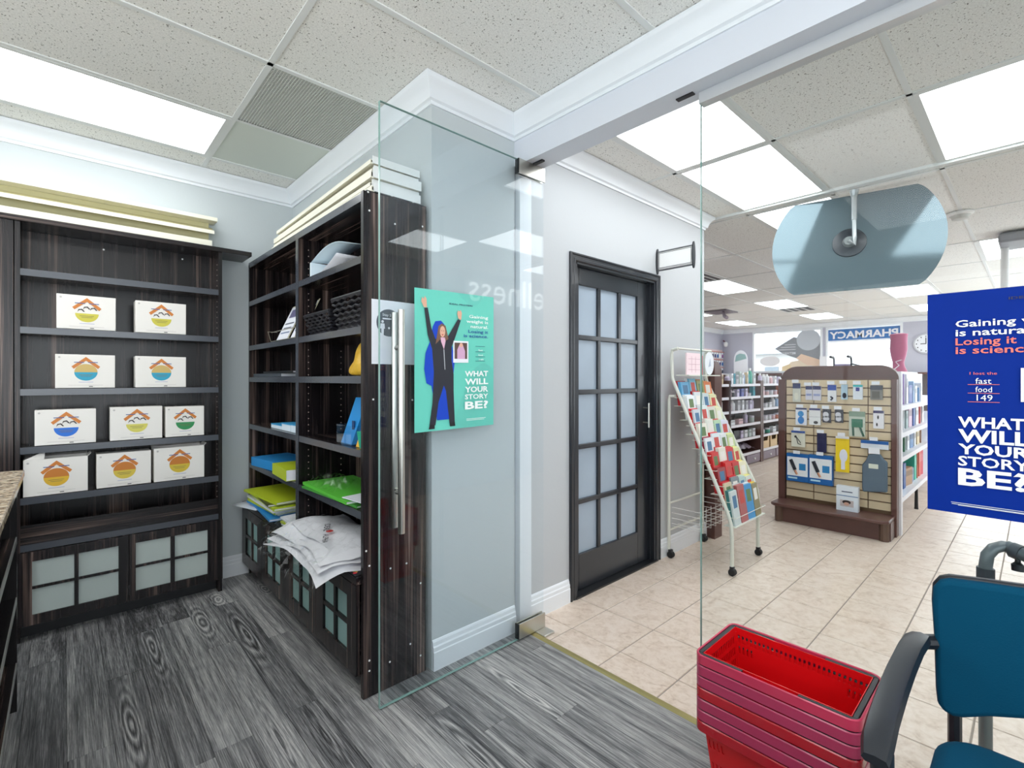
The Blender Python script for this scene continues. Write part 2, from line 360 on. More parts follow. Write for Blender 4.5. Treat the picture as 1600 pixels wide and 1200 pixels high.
for x in (-2.6, -1.3, 0, 1.17): part('window_frame', mk(x, x+.03, -1.68, -1.62, .5, 2.4), TRIM, wn)
st('wall_right', mk(XC, XC+.12, YC, YB, 0, CZ+.1), WALL)
st('wall_end', mk(XC+.12, XJ, YC, YC+.14, 0, CZ+.1), WALL)
dw = MB(); DX0, DX1, DZ = 2.262, 3.155, 2.028
dw.box(XJ, DX0, YD, YD+.12, 0, CZ+.1); dw.box(DX1, XE, YD, YD+.12, 0, CZ+.1); dw.box(DX0, DX1, YD, YD+.12, DZ, CZ+.1)
st('wall_door', dw, WALLW)
st('wall_return', mk(XE-.1, XE, YD+.12, YL, 0, CZ+.1), WALLP)
st('wall_shop_left', mk(XE-.1, XF, YL, YL+.1, 0, CZ+.1), WALLP)
# far wall with two windows
w1 = (5.10, 3.49); w2 = (3.42, 1.97); WZ0, WZ1 = 1.485, 2.56
w6 = (1.15, -1.1); fw = MB(); X0, X1 = XF, XF+.12
fw.box(X0, X1, w6[0], YL, 0, WZ0); fw.box(X0, X1, YR, w6[1], 0, WZ0); fw.box(X0, X1, w6[1], w6[0], 0, .1);  fw.box(X0, X1, YR, YL, WZ1, CZ+.1); fw.box(X0, X1, w1[0], YL, WZ0, WZ1); fw.box(X0, X1, w2[0], w1[1], WZ0, WZ1); fw.box(X0, X1, w6[0], w2[1], WZ0, WZ1); fw.box(X0, X1, YR, w6[1], WZ0, WZ1)
st('wall_far', fw, WALLP)
st('wall_panelling', mk(XF-.03, XF-.001, w6[0]+.02, YL-.001, .001, WZ0-.02), col(84, 74, 76, .5))
for k, (a, b) in enumerate((w1, w2)):
    wn = thing('window_%d' % (k+1), None, None, (XF+.05, (a+b)/2, WZ0), kind='structure')
    fr = MB(); e = .045
    for q in ((a, a-e, WZ0, WZ1), (b+e, b, WZ0, WZ1), (a-e, b+e, WZ0, WZ0+e), (a-e, b+e, WZ1-e, WZ1)): fr.box(XF-.02, XF+.07, q[0], q[1], q[2], q[3])
    part('window_frame', fr, TRIM, wn); part('pane', mk(XF+.04, XF+.046, a-e, b+e, WZ0+e, WZ1-e), GLASSW, wn)
wn = thing('window_6', None, None, (XF+.05, 0, .1), kind='structure')      # added glazing, unseen behind the blue poster, to light the far shop
part('pane', mk(XF+.04, XF+.046, w6[1], w6[0], .1, WZ1), GLASSW, wn); part('window_frame', MB().box(XF, XF+.08, w6[0]-.04, w6[0], .1, WZ1).box(XF, XF+.08, w6[1], w6[1]+.04, .1, WZ1).box(XF, XF+.08, -.03, .03, .1, WZ1), TRIM, wn)
# right wall of the shop with brick below and a raised word (seen only as a reflection in the glass door)
m = MB(); m.box(XJ+.15, 6.5, YR-.12, YR, 0, CZ+.1); m.box(12.6, XF, YR-.12, YR, 0, CZ+.1); m.box(6.5, 12.6, YR-.12, YR, 0, .6); m.box(6.5, 12.6, YR-.12, YR, 2.45, CZ+.1)
wn = thing('window_7', None, None, (9.5, YR-.06, .6), kind='structure'); part('pane', mk(6.5, 12.6, YR-.063, YR-.057, .6, 2.45), GLASSW, wn)  # added unseen window, gives the shop ceiling light from the side
for x in (6.5, 8.5, 10.5, 12.56): part('window_frame', mk(x, x+.04, YR-.09, YR-.03, .6, 2.45), TRIM, wn)
wr = st('wall_shop_right', m, WALLW); WLD[wr.name] = Vector(wr.location)
bk = MB()
for i in range(26):
    z0 = .08+i*.078
    for j in range(14): x0 = 2.1+j*.245+(i % 2)*.12; bk.box(x0, x0+.235, YR, YR+.008, z0, z0+.07)
part('brick', bk, WALLW, wr, kind='stuff')
SIGNLIT = emis('lit white letter', (1, .98, .95, 1), 3.0)
text('letter', wr, SIGNLIT, ('Wellness', 0, 1.0), (5.56, YR+.002, 2.29), (-1, 0, 0), (0, 0, 1), .52, t=.03)
# header beam over the opening, jamb, glazing rail
st('beam', mk(XJ, XJ+.128, -1.6, YC, 2.436, CZ+.1), BEAM)
st('trim_2', mk(XJ+.03, XJ+.115, YC-.012, YD-.0005, 0, 2.436), TRIM)
# crown mouldings: profile (out, drop) swept along a wall
PR = [(0, -.108), (.008, -.108), (.010, -.094), (.022, -.088), (.030, -.060), (.046, -.034), (.060, -.022), (.066, -.012), (.066, 0), (0, 0)]
def sweep(mb, p0, p1, out, prof, z0, m0=0, m1=0):
    p0, p1, out = Vector(p0), Vector(p1), Vector(out); d = (p1-p0).normalized(); n = len(prof)
    vs = [tuple(p0+out*o+d*(m0*o)+Vector((0,0,z0+z))) for o, z in prof]+[tuple(p1+out*o-d*(m1*o)+Vector((0,0,z0+z))) for o, z in prof]
    mb.add(vs, [tuple(range(n)), tuple(range(n, 2*n))[::-1]]+[(i, n+i, n+(i+1) % n, (i+1) % n) for i in range(n)])
cr = MB()
sweep(cr, (-3, YB, 0), (XC, YB, 0), (0, -1, 0), PR, CZ, 0, 1)
sweep(cr, (XC, YB, 0), (XC, YC, 0), (-1, 0, 0), PR, CZ, 1, -1)
sweep(cr, (XC, YC, 0), (XJ, YC, 0), (0, -1, 0), PR, CZ, -1, 1)
sweep(cr, (XJ, YC, 0), (XJ, -1.6, 0), (-1, 0, 0), PR, CZ, 1, 0)
st('trim_3', cr, TRIM, sm=True)
cr = MB(); sweep(cr, (XJ+.128, YD, 0), (XE, YD, 0), (0, -1, 0), PR, CZ, 0, -1); sweep(cr, (XE, YD, 0), (XE, YL, 0), (1, 0, 0), PR, CZ, -1, 0)
st('trim_4', cr, TRIM, sm=True)
cr = MB(); sweep(cr, (XF, YR, 0), (XF, YL, 0), (-1, 0, 0), PR, CZ); st('trim_5', cr, TRIM)
cr = MB(); sweep(cr, (XE, YL, 0), (XF, YL, 0), (0, -1, 0), PR, CZ); st('trim_6', cr, TRIM)
BP = [(0, 0), (.016, 0), (.016, .082), (.013, .086), (.013, .104), (.009, .110), (.007, .126), (.003, .134), (0, .136)]
for nm, L in (('baseboard_back', [((.745, YB, 0), (XC, YB, 0), (0, -1, 0), 0, 0)]),
              ('baseboard_end', [((XC+.002, YC, 0), (XJ, YC, 0), (0, -1, 0), 0, 0)]),
              ('baseboard_door', [((XJ+.12, YD, 0), (2.20, YD, 0), (0, -1, 0), 0, 0), ((3.218, YD, 0), (XE, YD, 0), (0, -1, 0), 0, -1), ((XE, YD, 0), (XE, 2.6, 0), (1, 0, 0), -1, 0)])):
    b = MB()
    for p0, p1, o, a, c in L: sweep(b, p0, p1, o, BP, 0, a, c)
    st(nm, b, TRIM)
# ---------------------------------------------------------------- ceiling
ce = st('ceiling', mk(-3.1, XF+.1, -1.7, YL+.1, CZ+.03, CZ+.12), col(200, 200, 196, .9)); WLD[ce.name] = Vector(ce.location)
ys_room = [3.67, 3.42, 2.83, 2.23, 1.615, 1.01, .41, -.20, -.80, -1.40, -1.6]
xs_room = [-3, -1.79, -.57, .652, 1.74]
xs_shop = [1.86, 2.95, 4.02, 4.14, 5.34, 6.55, 7.75, 8.95, 10.15, 11.35, 12.55, 13.4]
ys_shop = [5.9, 5.84, 5.23, 4.63, 4.03, 3.43, 2.83, 2.22, 1.615, 1.01, .41, -.20, -.80, -1.2]
lights_room = [(-.57, 2.83), (-.57, .41), (-1.79, .41), (-.57, -.80), (-1.79, 2.23)]  # all after the first are unseen, added for lighting and reflections
lights_shop = [(1.86, 1.01), (2.95, 1.01), (4.14, 1.01), (1.86, -.80), (2.95, -.20), (6.55, 2.83), (8.95, 2.83), (11.35, 2.83), (11.35, 4.63), (8.95, 4.63), (8.95, 1.01), (11.35, 1.01), (6.55, -.20), (6.55, 4.63), (6.55, 1.01), (4.14, -.80), (8.95, -.80), (11.35, -.80), (6.55, -.80)]  # panels out of view right and straight behind the mirror: added to brighten shop
cm = None
def near(a, b): return abs(a-b) < .02
# texture coordinates are wanted unscaled, so whole tiles get a mesh of their true size
def ctile(a0, a1, b0, b1, mat=None, _c={}):
    k = (round(a1-a0, 2), round(b1-b0, 2), mat is None)
    if k not in _c:
        w_, h_ = (a1-a0)/2-.002, (b1-b0)/2-.002; p = part('ceiling_tile', mk(-w_, w_, -h_, h_, 0, .012), mat or CTILE, ce, local=True); _c[k] = p.data
    else: p = bpy.data.objects.new('ceiling_tile', _c[k]); COL.objects.link(p); p.parent = ce
    p.location = Vector(((a0+a1)/2, (b0+b1)/2, CZ+.004))-WLD[ce.name]
def clight(a0, a1, b0, b1, label):
    t = thing('ceiling_light', label, 'ceiling light', ((a0+a1)/2, (b0+b1)/2, CZ-.002))
    f = MB(); e = .022
    f.box(a0+.01, a1-.01, b0+.01, b0+.01+e, CZ-.002, CZ+.014); f.box(a0+.01, a1-.01, b1-.01-e, b1-.01, CZ-.002, CZ+.014)
    f.box(a0+.01, a0+.01+e, b0+.01+e, b1-.01-e, CZ-.002, CZ+.014); f.box(a1-.01-e, a1-.01, b0+.01+e, b1-.01-e, CZ-.002, CZ+.014)
    part('light_frame', f, CBAR, t); part('diffuser', mk(a0+.032, a1-.032, b0+.032, b1-.032, CZ+.001, CZ+.010), LAMP, t)
LL = {(-.57, 2.83): 'long lit panel light above the boxed bookcase, by the back wall',
      (-.57, .41): 'added unseen panel light over the middle of the plank floored room', (-1.79, .41): 'added unseen panel light over the left of the plank floored room', (-.57, -.80): 'added unseen panel light over the rear of the plank floored room', (-1.79, 2.23): 'added unseen panel light over the counter at far left',
      (1.86, 1.01): 'panel light just behind the header beam, nearest of three in a row', (2.95, 1.01): 'middle panel light of the row running behind the glass edge', (4.14, 1.01): 'panel light half hidden behind the round mirror',
      (1.86, -.80): 'panel light behind the glass wall, seen reflected in the glass door', (2.95, -.20): 'large bright panel light at upper right corner of the view',
      (6.55, 2.83): 'panel light beside the slatted vent past the door wall', (8.95, 2.83): 'panel light with a vent right behind it, left of the mirror underside', (11.35, 2.83): 'far panel light in front of the left shop window',
      (11.35, 4.63): 'far panel light near the back left corner of the shop', (8.95, 4.63): 'panel light beside the projector, cut by the glass edge', (8.95, 1.01): 'panel light below the right side of the round mirror',
      (11.35, 1.01): 'small far panel light just above left corner of the blue poster', (6.55, -.20): 'panel light beyond the smoke detector to the right', (6.55, 1.01): 'added panel light hidden straight behind the round mirror', (4.14, -.80): 'added panel light out of view to the right, nearest the glass', (6.55, -.80): 'added panel light out of view to the right, past the smoke detector', (8.95, -.80): 'added panel light out of view to the right, over the far aisle', (11.35, -.80): 'added panel light out of view to the right, by the added far window', (6.55, 4.63): 'panel light over the left shelves, hidden by the door wall'}
for xs, ys, ls, sh in ((xs_room, ys_room, lights_room, 0), (xs_shop, ys_shop, lights_shop, 1)):
    for i in range(len(xs)-1):
        for j in range(len(ys)-1):
            a0, a1, b1, b0 = xs[i], xs[i+1], ys[j], ys[j+1]
            hit = [l for l in ls if near(l[0], a0) and near(l[1], b0)]
            if sh and b0 > YD and a1 < XE-.1: continue
            if hit: clight(a0, a1, b0, b1, LL[hit[0]]); continue
            if not sh and near(a0, .652) and b0 > YC-.3:
                if near(b0, 2.23): continue
                if b0 > 2.2: ctile(a0, XC-.03, b0, b1, CPLAIN if near(b0, 2.83) else None); continue
            ctile(a0, a1, b0, b1)
def bar(x0, x1, y0, y1): part('grid_bar', mk(x0, x1, y0, y1, CZ-.001, CZ+.012), CBAR, ce)
h = .012
for y in ys_room[1:-1]: bar(-3, .652-h if y > 2.7 else (XC-.03 if y > YC else 1.70), y-h, y+h)
for y in (2.83, 3.42): bar(.652+h, XC-.03, y-h, y+h)
for x in xs_room[1:-1]: bar(x-h, x+h, -1.6, YB-.06)
for y in ys_shop[1:-1]: bar(XJ+.129 if y < YD else XE+.06, XF-.06, y-h, y+h)
for x in xs_shop[1:-1]:
    if x < XE: bar(x-h, x+h, YR, YD-.06)
    elif near(x, 4.02): continue
    else: bar(x-h, x+h, YR, YL-.06)
part('grid_bar', mk(4.008, 4.05, YR, YL-.06, CZ-.016, CZ+.012), CBAR, ce)
# slatted eggcrate vent by the right wall
v = thing('ceiling_vent', 'dark square-celled grille filling one ceiling bay near the right wall', 'vent', (.94, 2.53, CZ-.002))
a0, a1, b0, b1 = .664, 1.165, 2.242, 2.818
part('backing', mk(a0, a1, b0, b1, CZ+.018, CZ+.022), col(120, 122, 118, .8), v)
g = MB(); s_ = .0128; k = a0
while k < a1: g.box(k, k+.0022, b0, b1, CZ-.001, CZ+.005); k += s_
part('blade', g, col(206, 208, 202, .5), v, kind='stuff'); g = MB(); k = b0
while k < b1: g.box(a0, a1, k, k+.0022, CZ-.0005, CZ+.005); k += s_
part('cross_blade', g, col(206, 208, 202, .5), v, kind='stuff')
def slot_vent(x0, x1, y0, y1, label):
    v = thing('air_vent', label, 'vent', ((x0+x1)/2, (y0+y1)/2, CZ-.008))
    part('backing', mk(x0, x1, y0, y1, CZ-.003, CZ-.0012), col(40, 36, 40), v)
    for k in range(5):
        y = y0+(y1-y0)*k/4; o = MB(); o.box(x0, x1, y-.011, y+.011, CZ-.008, CZ-.0035); part('slat', o, WHITE, v)
slot_vent(5.75, 6.5, 2.86, 3.22, 'slatted air vent at the end of the door wall')
slot_vent(10.18, 10.7, 2.88, 3.4, 'slatted air vent behind a panel light, left of the mirror')
# smoke detector
t = thing('smoke_detector', 'round white smoke detector on a ceiling grid bar right of the mirror', 'smoke detector', (5.34, .42, CZ-.06))
part('base', MB().lathe((5.34, .42, CZ-.025), [(.07, 0), (.085, .01), (.085, .0235)], 24), WHITE, t, sm=True)
part('sensor_head', MB().lathe((5.34, .42, CZ-.06), [(.03, 0), (.05, .006), (.055, .022), (.068, .035)], 24), col(205, 205, 200), t, sm=True)
# projector / camera under a ceiling plate
t = thing('ceiling_camera', 'dark camera under a plate on the far left ceiling', 'camera', (9.55, 4.25, CZ-.2))
part('plate', mk(9.35, 9.9, 4.05, 4.5, CZ-.02, CZ-.0015), col(120, 112, 118), t)
part('camera_body', MB().tube([(9.45, 4.15, CZ-.02), (9.40, 4.10, CZ-.13), (9.34, 4.03, CZ-.17)], [.02, .035, .035], 10), col(150, 140, 150), t, sm=True)
# ---------------------------------------------------------------- glazing
G = .012
d2 = thing('door_2', 'frameless glass door standing open in front of the end wall', None, (1.3, 1.78, .012), kind='structure')
part('pane', mk(.926, 1.868, 1.774, 1.786, .008, 2.43), GLASS, d2)
e = MB(); e.box(.9245, .9262, 1.774, 1.786, .008, 2.43); e.box(.926, 1.868, 1.774, 1.786, .006, .0082); e.box(.926, 1.70, 1.774, 1.786, 2.43, 2.4315)
part('pane_edge', e, GEDGE, d2)
for z0, z1 in ((2.36, 2.434), (.010, .085)):
    c = MB(); c.box(1.685, 1.873, 1.766, 1.7735, z0, z1); c.box(1.685, 1.873, 1.7865, 1.795, z0, z1); part('patch_fitting', c, CHROME, d2, bevel=.001)
    part('gasket', mk(1.680, 1.685, 1.7675, 1.793, z0, z1), BLACK, d2)
part('closer_arm', mk(1.78, 1.80, 1.7, 1.765, 2.428, 2.436), DSTEEL, d2)
part('floor_pivot', mk(1.800, 1.875, 1.70, 1.765, .0, .012), CHROME, d2, bevel=.003)
for yy, xx, z0, z1 in ((1.735, .999, .70, 1.60), (1.826, 1.02, .70, 1.60)):
    hb = part('handle', MB().tube([(xx, yy, z0), (xx, yy, z1)], .0135, 16), CHROME, d2, sm=True)
    ss = MB()
    for z in (.86, 1.45): ss.tube([(xx, yy, z), (xx, 1.774 if yy < 1.78 else 1.786, z)], .009, 12)
    part('handle_stud', ss, CHROME, hb, sm=True, local=False)
w3 = thing('window_3', 'fixed clear glass panel between the room and the shop', None, (1.836, 0, 0), kind='structure')
part('pane', mk(1.830, 1.842, -1.59, .892, .009, 2.40), GLASSF, w3)
part('pane_edge', mk(1.830, 1.842, .892, .8935, .009, 2.40), GEDGE, w3)
part('head_rail', mk(1.815, 1.858, -1.59, .892, 2.392, 2.4355), col(206, 208, 210, .35, .5), w3)
part('sill_rail', mk(1.822, 1.850, -1.59, .892, .0, .012), CHROME, w3)
part('door_catch', mk(1.790, 1.812, .905, .975, 2.431, 2.4358), BLACK, w3)
# ---------------------------------------------------------------- the black french door
dr = thing('door_1', 'black french door with fifteen frosted panes', None, (2.71, 1.90, 0), kind='structure')
cs = MB()
CP = [(0, 0), (.052, 0), (.052, .010), (.046, .016), (.034, .016), (.030, .012), (.016, .012), (.012, .018), (.004, .018), (0, .012)]   # (inward position from outer edge, depth out of the wall)
def casing(mb, p0, p1, inw, m0, m1):
    p0, p1, inw = Vector(p0), Vector(p1), Vector(inw); d = (p1-p0).normalized(); o = Vector((0,-1,0)); n = len(CP)
    vs = [tuple(p0+inw*a+o*b+d*(m0*a)) for a, b in CP]+[tuple(p1+inw*a+o*b-d*(m1*a)) for a, b in CP]
    mb.add(vs, [tuple(range(n)), tuple(range(n, 2*n))[::-1]]+[(i, n+i, n+(i+1) % n, (i+1) % n) for i in range(n)])
CX0, CX1, CZT = 2.206, 3.214, 2.080
casing(cs, (CX0, YD, 0), (CX0, YD, CZT), (1,0,0), 0, 1); casing(cs, (CX0, YD, CZT), (CX1, YD, CZT), (0,0,-1), 1, 1); casing(cs, (CX1, YD, 0), (CX1, YD, CZT), (-1,0,0), 0, 1)
part('casing', cs, BLACKP, dr)
j = MB(); j.box(DX0-.002, DX0+.012, YD-.006, YD+.119, 0, DZ); j.box(DX1-.012, DX1+.002, YD-.006, YD+.119, 0, DZ); j.box(DX0, DX1, YD-.006, YD+.119, DZ-.012, DZ+.002)
j.box(DX1-.03, DX1-.012, YD+.02, YD+.06, 0, DZ-.012)
part('jamb', j, BLACKP, dr)
ya, yb = 1.925, 1.962; lx0, lx1, lz0, lz1 = 2.345, 2.998, .232, 1.908
sl = MB(); sl.box(DX0+.013, lx0, ya, yb, .012, DZ-.014); sl.box(lx1, DX1-.031, ya, yb, .012, DZ-.014); sl.box(lx0, lx1, ya, yb, .012, lz0); sl.box(lx0, lx1, ya, yb, lz1, DZ-.014)
part('door_leaf', sl, BLACKP, dr, bevel=.003)
mw = .030; pw = (lx1-lx0-2*mw)/3; ph = (lz1-lz0-4*mw)/5
for k in range(2): x = lx0+pw*(k+1)+mw*k; part('muntin', mk(x, x+mw, ya+.002, yb-.004, lz0, lz1), BLACKP, dr, bevel=.004)
for k in range(4): z = lz0+ph*(k+1)+mw*k; part('muntin', mk(lx0, lx1, ya+.001, yb-.004, z, z+mw), BLACKP, dr, bevel=.004)
for i in range(3):
    for k in range(5):
        x = lx0+(pw+mw)*i; z = lz0+(ph+mw)*k; part('pane', mk(x, x+pw, ya+.018, ya+.024, z, z+ph), FROST, dr)
hb = part('handle', MB().tube([(3.070, ya-.045, .975), (3.070, ya-.045, 1.150)], .007, 10), CHROME, dr, sm=True)
part('handle_stud', MB().tube([(3.070, ya-.045, 1.115), (3.070, ya, 1.115)], .005, 8).tube([(3.070, ya-.045, 1.01), (3.070, ya, 1.01)], .005, 8), CHROME, hb)
part('threshold', mk(DX0-.01, DX1+.02, YD-.02, YD+.11, 0, .011), BLACK, dr)
# ================================================================ BOOKCASE A (back wall)
YA, YW = 3.45, 3.664
def bookcase_a(x0, x1, label, wide_side=False):
    t = thing('bookcase', label, 'bookcase', ((x0+x1)/2, (YA+YW)/2, 0))
    s = .020
    part('side_panel', mk(x0, x0+s, YA, YW, 0, 2.11), WZ, t); part('side_panel', mk(x1-s-(.03 if wide_side else 0), x1, YA, YW, 0, 2.11), WZ, t)
    part('back_panel', mk(x0+s, x1-s, YW-.008, YW-.001, .08, 2.11), WZ, t)
    for z0, z1 in ((1.842, 1.876), (1.551, 1.584), (1.238, 1.271), (.943, .977), (.688, .722), (.452, .485)):
        sh = part('shelf', mk(x0+s, x1-s-(.03 if wide_side else 0), YA+.003, YW-.009, z0, z1), WX, t)
        part('front_edging', mk(x0+s, x1-s-(.03 if wide_side else 0), YA, YA+.003, z0, z1), EDGE, sh)
    part('apron', mk(x0+s, x1-s, YA+.03, YA+.045, .485, .575), WX, t)
    part('plinth', mk(x0+s, x1-s, YA+.07, YA+.085, 0, .08), BLACK, t)
    # two doors with four frosted panes each
    sx = x0+.178
    for k, (a, pa, m0_, m1_, pb, b) in enumerate(((x0+.001, sx-.115, sx+.043, sx+.060, sx+.224, sx+.268), (sx+.271, sx+.299, sx+.460, sx+.481, sx+.647, x1-.001))):
        d = part('door', MB().box(a, pa, YA-.018, YA-.001, .082, .449).box(pb, b, YA-.018, YA-.001, .082, .449)
                 .box(pa, pb, YA-.018, YA-.001, .082, .132).box(pa, pb, YA-.018, YA-.001, .402, .449), WZ, t)
        part('glazing_bar', MB().box(m0_, m1_, YA-.017, YA-.003, .132, .402).box(pa, m0_, YA-.0165, YA-.003, .262, .276).box(m1_, pb, YA-.0165, YA-.003, .262, .276), WZ, d)
        for u0, u1 in ((pa, m0_), (m1_, pb)):
            for v0, v1 in ((.132, .262), (.276, .402)): part('pane', mk(u0, u1, YA-.009, YA-.005, v0, v1), MILK, d)
    return t
MILK = glass_mat('milky cabinet pane', (.62, .70, .70, 1), .5)
q = NT('milky frosted pane'); tr = q.n('BsdfTransparent', {0: (.85, .95, .95, 1)}); mx = q.n('MixShader', {0: .75, 1: tr.outputs[0], 2: q.p.outputs[0]}); q.p.inputs['Base Color'].default_value = lin(212, 222, 218); q.p.inputs['Roughness'].default_value = .3; q.link(mx.outputs[0], q.out.inputs[0]); MILK = q.m
BA0, BA1 = -.178, .728
ba = bookcase_a(BA0, BA1, 'dark laminate bookcase against the back wall holding ten white cartons')
part('top_panel', mk(-.235, .893, 3.435, YW, 2.111, 2.138), WX, ba, bevel=.002)
bn = bookcase_a(-1.10, BA0-.004, 'neighbouring dark laminate bookcase at the left picture edge, mostly cut off', True)
part('top_panel', mk(-1.15, -.237, 3.45, YW, 2.111, 2.138), WX, bn)
cap_ = MB()
for px_, py_ in ((162, 390), (285, 405), (325, 465)): p = ony(YW-.009, px_, py_); cap_.tube([(p[0], YW-.0085, p[2]), (p[0], YW-.0105, p[2])], .005, 8)
part('screw_cap', cap_, WHITE, ba, kind='stuff')
pin_ = MB()
for i in range(46):
    z = .55+i*.033
    if any(abs(z-q_-.016) < .022 for q_ in (1.842, 1.551, 1.238, .943, .688)): continue
    pin_.box(BA1-.0212, BA1-.0198, YA+.035, YA+.039, z, z+.0045)
part('shelf_pin_hole', pin_, col(176, 160, 150), ba, kind='stuff')
# things kept behind the frosted panes
for k, (a, b, z0, z1, c) in enumerate(((-.11, .20, .087, .255, (226, 226, 210)), (-.10, .17, .257, .30, (236, 236, 236)), (.36, .60, .087, .23, (240, 246, 250)))):
    solo('paper_bag' if k != 1 else 'paper_roll', mk(a, b, YA+.02, YA+.16, z0+.001, z1), col(*c), ('pale carton behind the left frosted cabinet door', 'white paper bundle lying on a carton behind the left frosted door', 'white wrapped bundle behind the right frosted cabinet door')[k], 'package', bevel=.01)
solo('cupboard_liner', mk(BA0+.02, BA1-.02, YW-.03, YW-.012, .081, .10), col(190, 200, 198), 'pale strip along the back inside the low cupboard', 'strip')
# ---------------------------------------------------------------- cartons
def carton(x0, x1, z0, z1, lo, up, label, y=3.462, d=.12, open_=False, rz=0):
    w_, h_ = x1-x0, z1-z0; cx = (x0+x1)/2
    t = thing('carton', label, 'box', (cx, y+d/2, z0), rz, group=None)
    hw = w_/2
    b = MB()
    if not open_:
        b.box(-hw, hw, -d/2, d/2, 0, h_); part('carton_body', b, BOXW, t, bevel=.002, local=True)
    else:
        e = .003; b.box(-hw, hw, -d/2, -d/2+e, 0, h_).box(-hw, hw, d/2-e, d/2, 0, h_).box(-hw, -hw+e, -d/2+e, d/2-e, 0, h_).box(hw-e, hw, -d/2+e, d/2-e, 0, h_).box(-hw+e, hw-e, -d/2+e, d/2-e, 0, e)
        part('carton_body', b, BOXW, t, local=True)
        if open_ == 1:
            f = MB(); f.slab((-hw, -d/2, h_), (1,0,0), (0,.45,.9), [(0,0), (w_*.05, .006), (w_*.33, .045), (w_*.31, 0)], .002); part('torn_flap', f, BOXW, t, local=True)
        f = MB(); f.slab((-hw, d/2, h_), (1,0,0), (0,.92,.35), [(0,0), (w_,0), (w_, .03), (0,.03)], .002); part('flap', f, BOXW, t, local=True)
        f = MB(); f.slab((hw, -d/2, h_), (0,1,0), (.6,0,.6), [(0,0), (d,0), (d*.9, .022), (d*.1,.022)], .002); part('flap', f, BOXW, t, local=True)
    s = h_/.178; F = Vector((0.0 if not open_ else .0, -d/2, 0)); X = (1,0,0); Z = (0,0,1)
    def fl_(pts, c, nm, k): part(nm, MB().slab((F.x, F.y-.0002-.0004*k, 0), X, Z, [(a*s, b*s) for a, b in pts], .0004), c, t, local=True)
    cy = .084
    fl_(circ(0, cy, .047, .045, 24, 180, 360), col(*lo), 'printed_bowl', 0)
    fl_([(-.047, cy)]+[(a, b) for a, b in circ(0, cy, .047, .044, 12, 180, 0)][1:-1]+[(.047, cy)], col(*up), 'printed_food', 0) if up else None
    OR = col(206, 124, 48)
    fl_([(-.058, .114), (0, .166), (.058, .114), (.049, .102), (0, .146), (-.049, .102)][::-1], OR, 'printed_roof', 1)
    if not up:
        for a, b in ((-.038, .09), (.012, .1), (-.016, .104)): fl_([(a, b), (a+.004, b+.015), (a+.018, b+.018), (a+.030, b+.003), (a+.024, b+.002), (a+.016, b+.012), (a+.007, b+.010)][::-1], col(60, 50, 46), 'printed_food', 1)
    for a0_, a1_ in ((-.048, -.008), (.008, .048)): fl_(rrect(a0_, a1_, .1345, .1385, .001, 1), col(60, 90, 150), 'printed_word', 2)
    fl_(rrect(-.030, .028, cy-.014, cy-.012, .0008, 1), col(120, 110, 70), 'printed_word', 2)
    fl_(rrect(-.022, .022, cy-.022, cy-.020, .0008, 1), col(120, 110, 70), 'printed_word', 2)
    fl_(rrect(-.030, .030, .030, .0325, .001, 1), col(170, 172, 205), 'printed_word', 0)
    fl_(rrect(-.07, .07, .014, .0155, .0007, 1), col(196, 190, 184), 'printed_word', 0)
    fl_(rrect(.012, .028, .006, .010, .001, 1), col(60, 60, 60), 'printed_word', 0)
    fl_(circ(-hw/s+.016, h_/s-.016, .005, n=10), col(190, 186, 182), 'printed_mark', 0)
    return t
Yg, Cy, Bl, Gr, Am = (206, 196, 70), (34, 158, 190), (30, 110, 210), (40, 140, 80), (222, 178, 44)
TAN, FOOD = (206, 176, 104), (198, 120, 40)
rows = [(-.026, .214, 1.586, 1.768, Yg, None, 'white carton with yellow bowl print, left on the topmost stocked shelf'), (.300, .541, 1.586, 1.768, Yg, None, 'white carton with yellow bowl print, right on the topmost stocked shelf'),
        (-.031, .211, 1.273, 1.452, Cy, TAN, 'white carton with turquoise bowl print, left on the second stocked shelf'), (.300, .541, 1.273, 1.452, Cy, TAN, 'white carton with turquoise bowl print, right on the second stocked shelf'),
        (-.107, .131, .979, 1.162, Bl, None, 'white carton with bright blue bowl print'), (.190, .425, .979, 1.165, (214, 206, 96), None, 'white carton with pale yellow bowl print between blue and green ones'), (.440, .634, .979, 1.158, Gr, None, 'small white carton with green bowl print'),
        (-.148, .097, .724, .910, Am, FOOD, 'opened white carton with a torn flap and amber food print'), (.133, .372, .724, .912, (214, 190, 70), FOOD, 'closed white carton with amber food print, middle of the lowest stocked shelf'), (.385, .634, .724, .918, (214, 186, 56), FOOD, 'opened white carton with amber food print, right end of lowest stocked shelf')]
for i, (a, b, z0, z1, lo, up, lb) in enumerate(rows):
    carton(a, b, z0+.0005, z1, lo, up, lb, open_={7: 1, 9: 2}.get(i, 0), d=.12 if i > 6 else .10)
carton(-.55, -.27, 1.586, 1.80, Yg, None, 'white carton on the neighbouring bookcase, cut by the left picture edge', d=.10)
carton(-.55, -.27, 1.273, 1.45, Cy, TAN, 'lower white carton on the neighbouring bookcase at the picture edge', d=.10)
